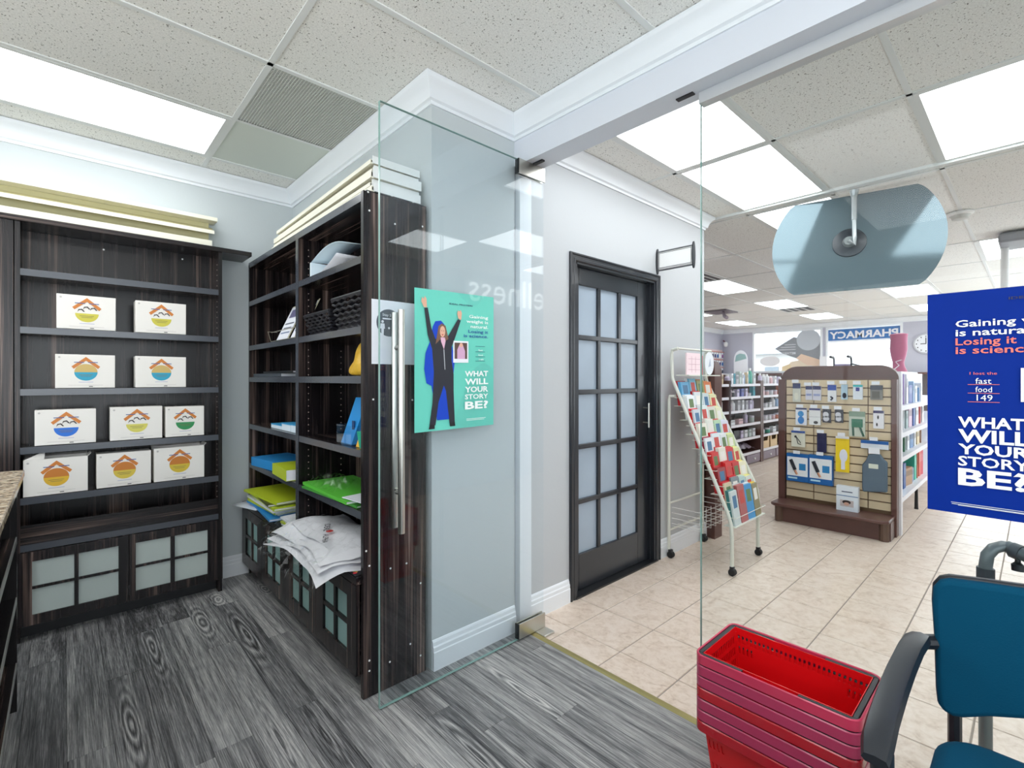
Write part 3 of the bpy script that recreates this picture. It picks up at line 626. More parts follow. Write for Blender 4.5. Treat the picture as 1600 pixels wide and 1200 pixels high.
# raised blind on the back wall
bl = thing('window_blind', 'raised cream slatted blind above the boxed bookcase', 'blind', (.1, 3.62, 2.16))
part('head_rail', mk(-1.3, .725, 3.555, 3.667, 2.327, 2.352), CREAM, bl, bevel=.003)
SLATSHADE = pmat('cream slat with olive shade in colour', (196, 190, 150), .6)  # olive shadow between the cream slats is put into this colour
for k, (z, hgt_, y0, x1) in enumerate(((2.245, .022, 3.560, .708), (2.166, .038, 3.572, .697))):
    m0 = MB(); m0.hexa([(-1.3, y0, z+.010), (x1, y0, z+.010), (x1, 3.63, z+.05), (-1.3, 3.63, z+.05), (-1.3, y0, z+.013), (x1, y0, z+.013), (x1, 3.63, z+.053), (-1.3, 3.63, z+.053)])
    part('slat', m0, SLATSHADE, bl); part('slat_front', mk(-1.3, x1, y0-.003, y0, z, z+hgt_), CREAM, bl)
part('shade_backing', mk(-1.3, .69, 3.63, 3.6685, 2.142, 2.326), SLATSHADE, bl)
part('bottom_rail', mk(-1.3, .692, 3.585, 3.629, 2.140, 2.158), CREAM, bl)
# ================================================================ BOOKCASE B (right wall)
XB, XBW = .93, 1.222; y0_, y1_ = 1.90, 3.655; YM = 2.715
bb = thing('bookcase', 'large dark laminate bookcase with two bays along the right wall', 'bookcase', (1.08, 2.78, 0))
part('end_panel', mk(.905, 1.206, 1.878, y0_, .002, 2.098), WZ, bb)
part('side_panel', mk(XB, XBW, y1_-.02, y1_, 0, 2.098), WZ, bb)
part('divider', mk(XB, XBW-.008, YM-.018, YM+.018, .50, 2.078), WZ, bb)
part('back_panel', mk(XBW-.009, XBW-.002, y0_, y1_-.02, .08, 2.078), WZ, bb)
tp = part('top_panel', mk(XB+.003, XBW, y0_, y1_, 2.078, 2.112), WY, bb)
part('front_edging', mk(XB, XB+.003, y0_, y1_, 2.078, 2.112), EDGE, tp)
part('front_edging', mk(XB-.003, XB, YM-.018, YM+.018, .50, 2.078), EDGE, bb)
SB = (1.815, 1.515, 1.302, .985, .722)
for a, b in ((y0_, YM-.018), (YM+.018, y1_-.02)):
    for z in SB:
        s_ = part('shelf', mk(XB+.003, XBW-.01, a+.001, b-.001, z, z+.032), WY, bb)
        part('front_edging', mk(XB, XB+.003, a+.001, b-.001, z, z+.032), EDGE, s_)
part('cabinet_top', mk(.885, XBW-.01, y0_+.001, y1_-.021, .470, .498), WY, bb)
part('plinth', mk(.975, .99, y0_, y1_-.02, 0, .085), BLACK, bb)
pin = MB()
for yy in (YM-.05, YM+.0185+.0, y1_-.05):
    pass
for yy, n_ in ((YM+.019, 0), (YM-.019, 0)):
    for i in range(44):
        z = .56+i*.034
        if any(abs(z-s_-.016) < .022 for s_ in SB): continue
        pin.box(XB+.05, XB+.0545, yy-.0008, yy+.0008, z, z+.0045); pin.box(XBW-.06, XBW-.0555, yy-.0008, yy+.0008, z, z+.0045)
part('shelf_pin_hole', pin, col(176, 160, 150), bb, kind='stuff')
sc_ = MB()
for px_, py_ in ((577, 329), (617, 350), (575, 300), (612, 306), (645, 316), (660, 354), (583, 624), (644, 625), (572, 861), (577, 884), (610, 888), (635, 880), (657, 911), (609, 1034), (641, 1006), (657, 1024), (577, 1048), (577, 1032)):
    p = ony(1.878, px_, py_)
    if p[0] < 1.2: sc_.tube([(p[0], 1.8775, p[2]), (p[0], 1.8762, p[2])], .0042, 8)
part('screw_cap', sc_, WHITE, bb, kind='stuff')
nD = 4; dwid = (y1_-.02-y0_-.003)/nD
for k in range(nD):
    b = y1_-.021-k*dwid; a = b-dwid+.003
    e = .085; d = part('door', MB().box(.885, .903, a, a+e, .092, .466).box(.885, .903, b-e, b, .092, .466).box(.885, .903, a+e, b-e, .092, .165).box(.885, .903, a+e, b-e, .405, .466), WZ, bb)
    m = (a+b)/2; mz = .287
    part('glazing_bar', MB().box(.886, .902, m-.011, m+.011, .165, .405).box(.8865, .902, a+e, m-.011, mz-.009, mz+.009).box(.8865, .902, m+.011, b-e, mz-.009, mz+.009), WZ, d)
    for u0, u1 in ((a+e, m-.011), (m+.011, b-e)):
        for v0, v1 in ((.165, mz-.009), (mz+.009, .405)): part('pane', mk(.897, .901, u0, u1, v0, v1), col(150, 186, 182, .25), d)
# cream louvre panels stacked on top of bookcase B
def board(z, y0b, y1b, x0b, x1b, dz, t_, label, dx=0):
    m0 = MB(); m0.hexa([(x0b, y0b, z+dz), (x1b, y0b, z+dz), (x1b+dx, y1b, z), (x0b+dx, y1b, z), (x0b, y0b, z+dz+t_), (x1b, y0b, z+dz+t_), (x1b+dx, y1b, z+t_), (x0b+dx, y1b, z+t_)])
    t = thing('foam_board', label, 'board', ((x0b+x1b)/2, (y0b+y1b)/2, z), group=None)
    part('sheet', m0, col(238, 236, 222), t)
    # folded lip along the front edge
    m1 = MB(); m1.hexa([(x0b-.002, y0b, z+dz-.006), (x0b+.012, y0b, z+dz-.006), (x0b+dx+.012, y1b, z-.006), (x0b+dx-.002, y1b, z-.006), (x0b-.002, y0b, z+dz+t_+.004), (x0b+.004, y0b, z+dz+t_+.004), (x0b+dx+.004, y1b, z+t_+.004), (x0b+dx-.002, y1b, z+t_+.004)])
    part('folded_lip', m1, CREAM, t)
    m2 = MB().box(x0b+.006, x1b, y0b-.004, y0b-.0005, z+dz-.004, z+dz+t_+.020)
    part('end_flap', m2, col(232, 234, 232), t)
    m2 = MB()
    for i in range(5):
        a = x0b+dx+(x1b-x0b)*(i+.5)/5; q1_ = .02+.014*((i*3) % 4)
        m2.slab((a, y1b, z), (1,0,0), (0,1,0), [(-.02, 0), (.02, 0), (.012-.006*(i % 2), q1_), (-.004, q1_*.7)], .002)
    part('torn_end', m2, col(232, 230, 214), t, kind='stuff')
LB = ('lowest', 'second', 'third', 'fourth', 'topmost')
bo = [(2.118, 1.90, 3.24, .955, 1.19, .000, .014), (2.143, 1.93, 3.22, .962, 1.20, .008, .006), (2.163, 1.91, 3.20, .957, 1.20, .018, .018), (2.199, 1.95, 3.21, .98, 1.21, .022, .006), (2.222, 1.94, 3.19, .97, 1.21, .032, .008)]
for k, q_ in enumerate(bo): board(q_[0], q_[1], q_[2], q_[3], q_[4], q_[5], q_[6], '%s cream board of the stack lying on top of the right bookcase' % LB[k])
# ---------------------------------------------------------------- things in bookcase B, right bay
ZT = [z+.033 for z in SB]                      # shelf tops 1.848 1.548 1.335 1.018 .755
def onb(px, py, x=.95): p = onx(x, px, py); return p[1], p[2]
# curled folder, topmost
t = thing('folder', 'pale blue open folder curling up on the topmost right shelf', 'folder', (1.03, 2.35, ZT[0]))
part('spine', mk(.955, 1.10, 2.585, 2.60, ZT[0]+.0005, ZT[0]+.085), col(222, 236, 244), t)
c = MB(); N_ = 10
for i in range(N_+1):
    u = i/N_; y = 2.585-.38*u; z = ZT[0]+.085+.06*math.sin(u*2.2)-(.02*u); c.v += [(.957, y, z), (1.11, y, z+.01)]
for i in range(N_): c.f.append((2*i, 2*i+1, 2*i+3, 2*i+2)); c.m.append(0)
o = part('cover', c, col(206, 226, 236), t, sm=True); q_ = o.modifiers.new('s', 'SOLIDIFY'); q_.thickness = .003
c = MB(); c.v = []; 
for i in range(N_+1):
    u = i/N_; y = 2.585-.30*u; z = ZT[0]+.004+.075*u**1.6; c.v += [(.965, y, z), (1.12, y, z)]
for i in range(N_): c.f.append((2*i, 2*i+1, 2*i+3, 2*i+2)); c.m.append(0)
o = part('inner_sheet', c, PAPER, t, sm=True); q_ = o.modifiers.new('s', 'SOLIDIFY'); q_.thickness = .002
# two black wicker baskets
def wicker(y0w, y1w, x0w, x1w, zb, h, label):
    t = thing('wicker_basket', label, 'basket', ((x0w+x1w)/2, (y0w+y1w)/2, zb))
    m = MB(); dk = col(34, 34, 40, .35); ta = .020
    rows_ = 7
    for k in range(rows_):
        z = zb+.006+(h-.012)*k/(rows_-1); g = ta*(k/(rows_-1)); xa, xb, ya_, yb_ = x0w-g+ta, x1w+g-ta, y0w-g+ta, y1w+g-ta
        P = []
        for (ax, ay), (bx, by) in (((xa, ya_), (xb, ya_)), ((xb, ya_), (xb, yb_)), ((xb, yb_), (xa, yb_)), ((xa, yb_), (xa, ya_))):
            for i in range(10):
                u = i/10; P.append((ax+(bx-ax)*u, ay+(by-ay)*u, z+(.004 if (i+k) % 2 else -.004)))
        m.tube(P+[P[0]], .0062, 5)
    part('woven_side', m, dk, t, sm=True, kind='stuff')
    part('base', mk(x0w+ta, x1w-ta, y0w+ta, y1w-ta, zb+.0005, zb+.006), dk, t)
    g = MB(); g.box(x0w+ta+.002, x1w-ta-.002, y0w+ta+.002, y1w-ta-.002, zb+.006, zb+h*.55); part('lining', g, col(24, 24, 30), t)
    P = [(x0w, y0w, zb+h), (x1w, y0w, zb+h), (x1w, y1w, zb+h), (x0w, y1w, zb+h), (x0w, y0w, zb+h)]; part('rim', MB().tube(P, .008, 6), dk, t)
wicker(2.32, 2.65, .945, 1.19, ZT[1]+.001, .105, 'flat black wicker basket beside the bookcase divider')
wicker(1.94, 2.29, .945, 1.19, ZT[1]+.001, .150, 'taller black wicker basket beside the bookcase end panel')
# yellow lump
t = thing('yellow_model', 'knobbly yellow lump standing on the middle right shelf', 'model', (1.02, 2.10, ZT[2]))
lump = MB(); nn, mm = 22, 14; R2 = random.Random(3)
prof = [(0, .0), (.085, .0), (.095, .03), (.085, .055), (.066, .08), (.055, .11), (.046, .14), (.030, .155), (0, .160)]
for i, (r, z) in enumerate(prof):
    for k in range(nn):
        a = 2*math.pi*k/nn; j = 1+.12*math.sin(3*a+z*60)+R2.uniform(-.08, .08)
        lump.v.append((1.02+.62*r*j*math.cos(a), 2.10+1.12*r*j*math.sin(a)-.3*z*.2, ZT[2]+.001+z+(R2.uniform(-.004, .004) if 0 < z < .15 else 0)))
for i in range(len(prof)-1):
    for k in range(nn): k2 = (k+1) % nn; lump.f.append((i*nn+k, i*nn+k2, (i+1)*nn+k2, (i+1)*nn+k)); lump.m.append(0)
o = part('lump', lump, pmat('waxy yellow', (232, 186, 60), .35, bump=(60, .5), var=(14, .35)), t, sm=True); o.modifiers.new('ss', 'SUBSURF').levels = 1
# cards in acrylic holder, box, green bin
t = thing('leaflet_holder', 'clear holder with blue leaflets on the right shelf above the folders', 'leaflet holder', (1.02, 2.12, ZT[3]))
lb_ = part('leaflet_stack', MB().hexa([(.965, 2.12, ZT[3]+.004), (.965, 2.235, ZT[3]+.004), (.995, 2.235, ZT[3]+.004), (.995, 2.12, ZT[3]+.004), (1.03, 2.10, ZT[3]+.215), (1.03, 2.215, ZT[3]+.215), (1.06, 2.215, ZT[3]+.215), (1.06, 2.10, ZT[3]+.215)]), col(36, 138, 206), t)
part('printed_title', mk(.985, .9885, 2.135, 2.16, ZT[3]+.06, ZT[3]+.11), col(20, 60, 110), t)
ac = MB(); ac.box(.952, .954, 2.10, 2.255, ZT[3]+.001, ZT[3]+.09).box(.954, 1.0, 2.10, 2.102, ZT[3]+.001, ZT[3]+.09).box(.954, 1.0, 2.253, 2.255, ZT[3]+.001, ZT[3]+.09).box(.952, 1.0, 2.10, 2.255, ZT[3]+.001, ZT[3]+.003)
part('acrylic_tray', ac, GLASS, t)
t = thing('leaflet_box', 'white, blue and yellow carton leaning beside the blue leaflets', 'box', (1.0, 1.99, ZT[3]))
def lean(z0, z1, c, nm):
    f = lambda z: .960+.055*(z/.205)
    part(nm, MB().hexa([(f(z0), 1.965, ZT[3]+.001+z0), (f(z0), 2.065, ZT[3]+.001+z0), (f(z0)+.05, 2.065, ZT[3]+.001+z0), (f(z0)+.05, 1.965, ZT[3]+.001+z0), (f(z1), 1.955, ZT[3]+.001+z1), (f(z1), 2.055, ZT[3]+.001+z1), (f(z1)+.05, 2.055, ZT[3]+.001+z1), (f(z1)+.05, 1.955, ZT[3]+.001+z1)]), c, t)
lean(0, .078, col(226, 178, 60), 'yellow_band'); lean(.078, .105, col(40, 60, 140), 'blue_band'); lean(.105, .16, PAPER, 'white_band'); lean(.16, .205, col(60, 118, 112), 'green_band')
solo('green_bin', MB().hexa([(.945, 1.925, ZT[3]+.001), (.945, 2.0, ZT[3]+.001), (1.00, 2.0, ZT[3]+.001), (1.00, 1.925, ZT[3]+.001), (.938, 1.912, ZT[3]+.075), (.938, 2.012, ZT[3]+.075), (1.01, 2.012, ZT[3]+.075), (1.01, 1.912, ZT[3]+.075)]), col(20, 160, 130), 'small sea green tray in front of the leaning carton', 'tray', bevel=.003)
# green folders with plastic
def flat(x0f, x1f, y0f, y1f, z, t_, c, label, nm='folder', cat='folder', rz=0, papers=True):
    cx, cy = (x0f+x1f)/2, (y0f+y1f)/2; t = thing(nm, label, cat, (cx, cy, z), rz); a, b = (x1f-x0f)/2, (y1f-y0f)/2
    part('cover', MB().box(-a, a, -b, b, 0, .0018).box(-a, a, -b, b, t_-.0018, t_).box(-a, -a+.0018, -b, b, .0018, t_-.0018) if papers else mk(-a, a, -b, b, 0, t_), c, t, local=True)
    if papers: part('papers', mk(-a+.002, a-.006, -b+.004, b-.004, .0018, t_-.0018), PAPER, t, local=True)
    return t
G1 = col(92, 190, 62); G2 = col(186, 204, 44); B1 = col(44, 140, 206); WF = col(230, 234, 240)
flat(.925, 1.20, 2.02, 2.60, ZT[4]+.0005, .010, col(70, 150, 60), 'lower bright green folder on the lowest right shelf', rz=.05)
flat(.920, 1.195, 2.06, 2.62, ZT[4]+.011, .014, G1, 'upper bright green folder on the lowest right shelf', rz=-.02)
# crumpled clear film on it
m = MB(); nx, ny = 10, 18; R3 = random.Random(5)
for i in range(nx+1):
    for k in range(ny+1): m.v.append((.93+.2*i/nx, 2.24+.36*k/ny, ZT[4]+.030+R3.uniform(0, .05)*math.sin(math.pi*i/nx)**.5))
for i in range(nx):
    for k in range(ny): a = i*(ny+1)+k; m.f.append((a, a+1, a+ny+2, a+ny+1)); m.m.append(0)
FILM = glass_mat('clear crinkled film', (.985, .99, .99, 1), .45)
solo('plastic_sleeve', m, FILM, 'crumpled clear plastic sleeve lying on the green folders', 'plastic sleeve')
flat(.935, 1.15, 1.93, 2.14, ZT[4]+.030, .004, WF, 'white sheets on the lowest right shelf by the end panel', 'paper_sheet', 'paper', rz=.12, papers=False)
# bagged white shirts on the cabinet top
def shirts():
    t = thing('bagged_shirts', 'white shirts in clear crinkled bags hanging over the cabinet edge', 'shirts', (1.0, 2.28, .50))
    R4 = random.Random(9)
    for lay, (zz, c) in enumerate(((.502, 0), (.530, 1), (.560, 2))):
        m = MB(); nx, ny = 14, 20
        x0s, x1s = .745+.015*lay, 1.16; ys0, ys1 = 1.965+.02*lay, 2.70-.02*lay
        def zf(u, v): 
            x = x0s+(x1s-x0s)*u
            drop = max(0, .86-x)*(.20) ; return zz-drop*1.0+.012*math.sin(7*u+3*v+lay)+.008*math.sin(11*v+lay*2)
        def xf_(u, v): return x0s+(x1s-x0s)*u+(.05*math.sin(3*v) if u < .2 else 0)
        for s_ in (0, 1):
            for i in range(nx+1):
                for k in range(ny+1):
                    u, v = i/nx, k/ny; e = min(1, min(u, 1-u)*8, min(v, 1-v)*8); m.v.append((xf_(u, v), ys0+(ys1-ys0)*v, zf(u, v)+(.024*e if s_ else 0)+(R4.uniform(-.002, .002) if s_ else 0)))
        n_ = (nx+1)*(ny+1)
        for i in range(nx):
            for k in range(ny):
                a = i*(ny+1)+k; m.f.append((a, a+1, a+ny+2, a+ny+1)); m.m.append(0); b = a+n_; m.f.append((b, b+ny+1, b+ny+2, b+1)); m.m.append(0)
        part('folded_shirt', m, pmat('white jersey cloth', (222, 222, 226), .8, bump=(18, .5)), t, sm=True)
    # film: crumpled skirts at the front
    m = MB(); nx, ny = 10, 40
    for i in range(nx+1):
        for k in range(ny+1):
            u, v = i/nx, k/ny; m.v.append((.715+.10*u+R4.uniform(-.012, .012), 1.95+.78*v+R4.uniform(-.006, .006), .450+.10*u+R4.uniform(-.012, .012)))
    for i in range(nx):
        for k in range(ny): a = i*(ny+1)+k; m.f.append((a, a+1, a+ny+2, a+ny+1)); m.m.append(0)
    part('film', m, FILM, t)
    m = MB(); nx, ny = 16, 24
    for i in range(nx+1):
        for k in range(ny+1):
            u, v = i/nx, k/ny; x = .73+.42*u; m.v.append((x, 1.95+.77*v, .600-max(0, .86-x)*.2+R4.uniform(0, .016)))
    for i in range(nx):
        for k in range(ny): a = i*(ny+1)+k; m.f.append((a, a+1, a+ny+2, a+ny+1)); m.m.append(0)
    part('film', m, FILM, t)
    X = Vector((-.42, -.9, 0)).normalized(); Y = Vector((.9, -.42, 0)).normalized()
    text('printed_word', t, col(60, 60, 66), ('IDEAL', .02, 1.2), (.955, 2.40, .600), X, Y, .038)
    part('printed_dot', MB().slab((.925, 2.27, .602), (1,0,0), (0,1,0), circ(0, 0, .017, n=14), .001), col(200, 50, 44), t)
    text('printed_word', t, col(60, 60, 66), ('ALPHA', .02, 1.2), (.885, 2.24, .602), X, Y, .034)
shirts()
t = thing('leaflet', 'small colourful leaflet on the cabinet top by the end panel', 'leaflet', (.91, 1.97, .499))
part('sheet', mk(.892, .945, 1.925, 2.02, .4985, .501), col(40, 40, 44), t); part('printed_picture', MB().slab((.915, 1.975, .501), (1,0,0), (0,1,0), [(0, -.02), (.015, .0), (0, .02), (-.012, .004)], .0005), col(230, 200, 90), t)
part('printed_picture', MB().slab((.905, 1.955, .5011), (1,0,0), (0,1,0), circ(0, 0, .009, n=8), .0005), col(220, 60, 80), t)
# ---- left bay
for k, (ya_, yb_, lb_) in enumerate(((2.96, 3.17, 'tilted acrylic sign frame further left on the second left shelf'), (2.745, 2.92, 'tilted acrylic sign frame against the divider on the second left shelf'))):
    t = thing('sign_frame', lb_, 'sign', (1.0, (ya_+yb_)/2, ZT[1]))
    dd = .075
    s0 = lambda z, y: (.955+.09*(z/.24), y-dd*(z/.24)+dd*.3*0, ZT[1]+.002+z)
    for nm, c, z0, z1, o_, e in (('frame', col(206, 200, 170), 0, .215, .004, 0), ('sheet', PAPER, .008, .207, 0, .008), ('printed_picture', col(110, 106, 140), .14, .19, -.0008, .04), ('printed_word', col(90, 96, 110), .10, .108, -.0008, .03), ('printed_word', col(90, 96, 110), .075, .081, -.0008, .04), ('printed_word', col(90, 110, 150), .045, .052, -.0008, .03)):
        a0_, a1_ = s0(z0, ya_+e), s0(z0, yb_-e); b0_, b1_ = s0(z1, ya_+e), s0(z1, yb_-e)
        sh = lambda p, d_: (p[0]+d_+o_, p[1], p[2])
        part(nm, MB().hexa([sh(a0_, 0), sh(a1_, 0), sh(a1_, .001), sh(a0_, .001), sh(b0_, 0), sh(b1_, 0), sh(b1_, .001), sh(b0_, .001)]), c, t)
t = thing('wire_stand', 'thin wire stand in front of the tilted sign frames', 'stand', (.95, 2.98, ZT[1]))
part('wire', MB().tube([(1.0, 3.28, ZT[1]+.07), (.945, 3.28, ZT[1]+.07), (.942, 3.21, ZT[1]+.004), (.94, 2.78, ZT[1]+.004), (.94, 2.76, ZT[1]+.06), (.942, 3.2, ZT[1]+.06)], .0022, 6), col(206, 200, 180, .3, .8), t, sm=True)
flat(.94, 1.16, 3.02, 3.58, ZT[2]+.001, .020, col(70, 76, 84), 'dark grey folder flat on the third left shelf')
flat(.935, 1.14, 2.80, 3.34, ZT[2]+.022, .012, BLACK, 'black clipboard on top of the grey folder', 'clipboard', 'clipboard')
for k, (a, b, h_, lb_) in enumerate(((3.06, 3.25, .022, 'low blue and white box lying leftmost on the fourth left shelf'), (2.90, 3.05, .038, 'middle blue and white box on the fourth left shelf'), (2.745, 2.89, .040, 'blue and white box against the divider on the fourth left shelf'))):
    t = thing('small_box', lb_, 'box', (1.0, (a+b)/2, ZT[3])); part('box_body', mk(.955, 1.09, a, b, ZT[3]+.001, ZT[3]+h_), col(220, 234, 244), t); part('box_top', mk(.954, 1.09, a-.001, b+.001, ZT[3]+h_, ZT[3]+h_+.006), col(60, 160, 214), t)
flat(.93, 1.17, 3.13, 3.52, ZT[4]+.001, .055, B1, 'blue ring binder lying on the lowest left shelf', 'binder', 'binder', rz=.12)
flat(.91, 1.19, 2.80, 3.10, ZT[4]+.001, .062, G2, 'lime green ring binder lying beside the blue binder', 'binder', 'binder', rz=-.06)
stk_ = [(.014, B1, 'blue'), (.012, B1, 'second blue'), (.016, G2, 'lime green'), (.012, WF, 'white'), (.014, G2, 'second lime green'), (.012, col(70, 76, 40), 'olive'), (.014, G2, 'yellow green')]
z = .499
flat(.84, 1.0, 3.33, 3.60, z, .004, WF, 'white sheet sticking out under the folder stack', 'paper_sheet', 'paper', rz=.3, papers=False); z += .005
for k, (h_, c, nm) in enumerate(stk_):
    flat(.885+.006*((k*5) % 3), 1.17, 2.96+.02*((k*3) % 4), 3.52-.012*((k*7) % 3), z, h_, c, '%s folder in the stack on the left cabinet top, %s' % (nm, ('lowest', 'second from bottom', 'third from bottom', 'middle', 'third from top', 'second from top', 'topmost')[k]), rz=.04*(((k*4) % 5)-2)); z += h_+.0008
for k, (c, nm, a) in enumerate(((WF, 'white', 0), (G2, 'lime', .08), (WF, 'second white', -.06), (WF, 'topmost white', .1))):
    flat(.905, 1.06, 2.73, 2.90, .499+.012*k, .011, c, '%s booklet in the small pile by the divider' % nm, 'booklet', 'booklet', rz=a)
# stay-safe notice on the end panel
t = thing('notice', 'white notice with a dark round distancing symbol on the bookcase end', 'notice', (1.045, 1.877, 1.385))
part('sheet', mk(.941, 1.149, 1.8755, 1.8775, 1.384, 1.655), PAPER, t)
o_ = (1.02, 1.8753, 1.560); DK = col(74, 82, 92)
part('printed_disc', MB().slab(o_, (1,0,0), (0,0,1), circ(0, 0, .058, n=32), .0005), DK, t)
for s_ in (-1, 1):
    m = MB().slab((o_[0]+s_*.030, 1.8747, o_[2]-.03), (1,0,0), (0,0,1), [(-.005, -.022), (.005, -.022), (.006, .004), (.011, .004), (.009, .026), (-.009, .026), (-.011, .004), (-.006, .004)], .0003); m.slab((o_[0]+s_*.030, 1.8747, o_[2]-.03), (1,0,0), (0,0,1), circ(0, .034, .006, n=10), .0003); part('printed_person', m, PAPER, t)
part('printed_heart', MB().slab((o_[0], 1.8747, o_[2]-.022), (1,0,0), (0,0,1), circ(0, 0, .005, n=8), .0003), PAPER, t)
text('printed_word', t, PAPER, ('Stay Safe', .01, 1.1), (o_[0], 1.8747, o_[2]+.028), (1,0,0), (0,0,1), .016, 'c')
part('printed_word', mk(o_[0]-.03, o_[0]+.03, 1.8744, 1.8748, o_[2]+.014, o_[2]+.020), PAPER, t)
# ================================================================ COUNTER at far left
t = thing('counter', 'granite topped counter with open dark shelves, cut by left edge', 'counter', (-.6, 1.6, 0))
KX, KY = -.135, 2.77
part('worktop', mk(-1.3, KX+.02, -1.0, KY+.02, .925, .953), GRANITE, t, bevel=.004)
part('side_panel', mk(-1.2, KX, KY-.02, KY, 0, .925), WZ, t)
for y in (1.95, 1.1, .25): part('divider', mk(-1.2, KX-.004, y-.01, y+.01, 0, .925), WZ, t)
part('back_panel', mk(-.55, -.53, -1, KY-.02, .05, .925), WZ, t)
for z in (.885, .67, .43, .17):
    s_ = part('shelf', mk(-.53, KX-.003, -1, KY-.02, z, z+.022), WY, t); part('front_edging', mk(KX-.003, KX, -1, KY-.02, z-.002, z+.024), col(150, 150, 146, .35), s_)
part('plinth', mk(-.53, KX-.06, -1, KY-.03, 0, .08), BLACK, t)
# ================================================================ POSTERS
def fit(name, parent, mat, key, o, X, Y, w_, h_, align='l', t=.0003):
    """lettering stretched to cap width w_ and height h_"""
    vs, fs = letters(*key); xs = [v[0] for v in vs]; a0, a1 = min(xs), max(xs); hh = max(v[1] for v in vs) if key[0].isupper() else .74
    X, Y, o = Vector(X).normalized(), Vector(Y).normalized(), Vector(o); N = X.cross(Y); sx, sy = w_/(a1-a0), h_/hh
    sh = {'l': a0, 'r': a1, 'c': (a0+a1)/2}[align]
    mb = MB(); mb.add([tuple(o+X*((a-sh)*sx)+Y*(b*sy)+N*t) for a, b in vs], fs); return part(name, mb, mat, parent)
def poster_sheet(t, o, X, w_, h_, m, amp=.006, curl=.02, seed=1):
    """thin paper sheet with gentle waves; o = top left corner, X to the right, normal towards the reader"""
    X = Vector(X); Z = Vector((0,0,1)); N = X.cross(Z); mb = MB(); nx, ny = 16, 24; R5 = random.Random(seed)
    ph = [R5.uniform(0, 6) for _ in range(4)]
    def P(i, k, off): 
        u, v = i/nx, k/ny; d = amp*.25*(math.sin(5*u+ph[0])+math.sin(4*v+ph[1]+2*u)); e = curl*max(0, v-.93)/.07*(.4+.6*u) if curl else 0
        return tuple(Vector(o)+X*(w_*u)-Z*(h_*v)+N*(off-.0022+min(d, .0)*.5-0*e))
    for off in (.0, -.0006):
        for i in range(nx+1):
            for k in range(ny+1): mb.v.append(P(i, k, off))
    n_ = (nx+1)*(ny+1)
    for i in range(nx):
        for k in range(ny):
            a = i*(ny+1)+k; mb.f.append((a, a+1, a+ny+2, a+ny+1)); mb.f.append((a+n_, a+n_+ny+1, a+n_+ny+2, a+n_+1)); mb.m += [0, 0]
    return part('sheet', mb, m, t, sm=True)
TEALP = pmat('teal printed paper', (104, 204, 186), .35, bump=(7, .5)); BLUEP = pmat('royal blue printed paper', (0, 42, 138), .6, spec=.12, bump=(6, .35))
# --- teal poster on the open glass door
YT = 1.7715; T0 = 1.083; TW, THh = .437, .612
t = thing('poster', 'teal poster of a cheering woman in black, taped to the open glass door', 'poster', (1.30, YT, 1.10))
o = (T0, YT, 1.706); X = (1, 0, .02)
poster_sheet(t, o, (1, 0, .018), TW, THh, TEALP)
def tp(u, v, k=0): return (T0+TW*u, YT-.0008-.0004*k, 1.706+.008*u-THh*v)      # u,v in 0..1 of the sheet
FX, FZ = (1, 0, .018), (0, 0, 1)
PU, PV = 831-2, 1200
def pz(pts, k, c, nm):      # polygon given in sheet fractions (u, v)
    part(nm, MB().slab(tp(0, 0, k), FX, (0,0,-1), [(a*TW, b*THh) for a, b in pts], -.0003), c, t)
NAVYB = col(0, 64, 190, .4); SUIT = col(34, 36, 46, .5); SKIN = col(222, 172, 146, .5); HAIR = col(120, 86, 66, .5)
pz([(.205, .26), (.235, .222), (.30, .215), (.34, .24), (.36, .30), (.44, .40), (.47, .50), (.45, .62), (.40, .70), (.42, .925), (.255, .925), (.19, .68), (.13, .66), (.105, .56), (.12, .45), (.175, .36)], 0, NAVYB, 'printed_shape')
pz([(.105, .135), (.145, .13), (.185, .27), (.235, .35), (.30, .335), (.36, .345), (.40, .31), (.51, .195), (.545, .205), (.475, .33), (.43, .40), (.43, .50), (.455, .60), (.455, .72), (.47, .955), (.405, .955), (.36, .72), (.335, .68), (.27, .80), (.235, .96), (.165, .96), (.20, .80), (.215, .58), (.195, .42), (.145, .32)], 1, SUIT, 'printed_figure')
pz([(.10, .13), (.07, .09), (.08, .06), (.10, .075), (.11, .05), (.13, .07), (.135, .13)], 2, SKIN, 'printed_hand'); pz([(.515, .19), (.50, .155), (.51, .13), (.53, .14), (.545, .125), (.56, .15), (.55, .20)], 2, SKIN, 'printed_hand')
pz([(.27, .255), (.31, .235), (.355, .25), (.375, .30), (.39, .345), (.35, .36), (.29, .35), (.235, .385), (.255, .31)], 2, HAIR, 'printed_hair'); pz([(a, b) for a, b in circ(.318, .293, .032, .040, 16)], 3, SKIN, 'printed_face')
pz([(.295, .335), (.345, .335), (.355, .36), (.335, .42), (.30, .365)], 3, col(222, 178, 200, .5), 'printed_shirt'); pz([(.331, .42), (.339, .42), (.352, .565), (.344, .565)], 2, col(190, 195, 200), 'printed_zip')
pz([(a, b) for a, b in circ(.307, .287, .004, .003, 8)], 4, SUIT, 'printed_eye'); pz([(a, b) for a, b in circ(.331, .288, .004, .003, 8)], 4, SUIT, 'printed_eye'); pz([(.305, .312), (.33, .312), (.318, .322)], 4, col(190, 70, 70), 'printed_mouth')
pz([(.168, .955), (.225, .955), (.225, .985), (.155, .985)], 2, BLACK, 'printed_shoe'); pz([(.405, .95), (.47, .95), (.475, .978), (.41, .978)], 2, BLACK, 'printed_shoe')
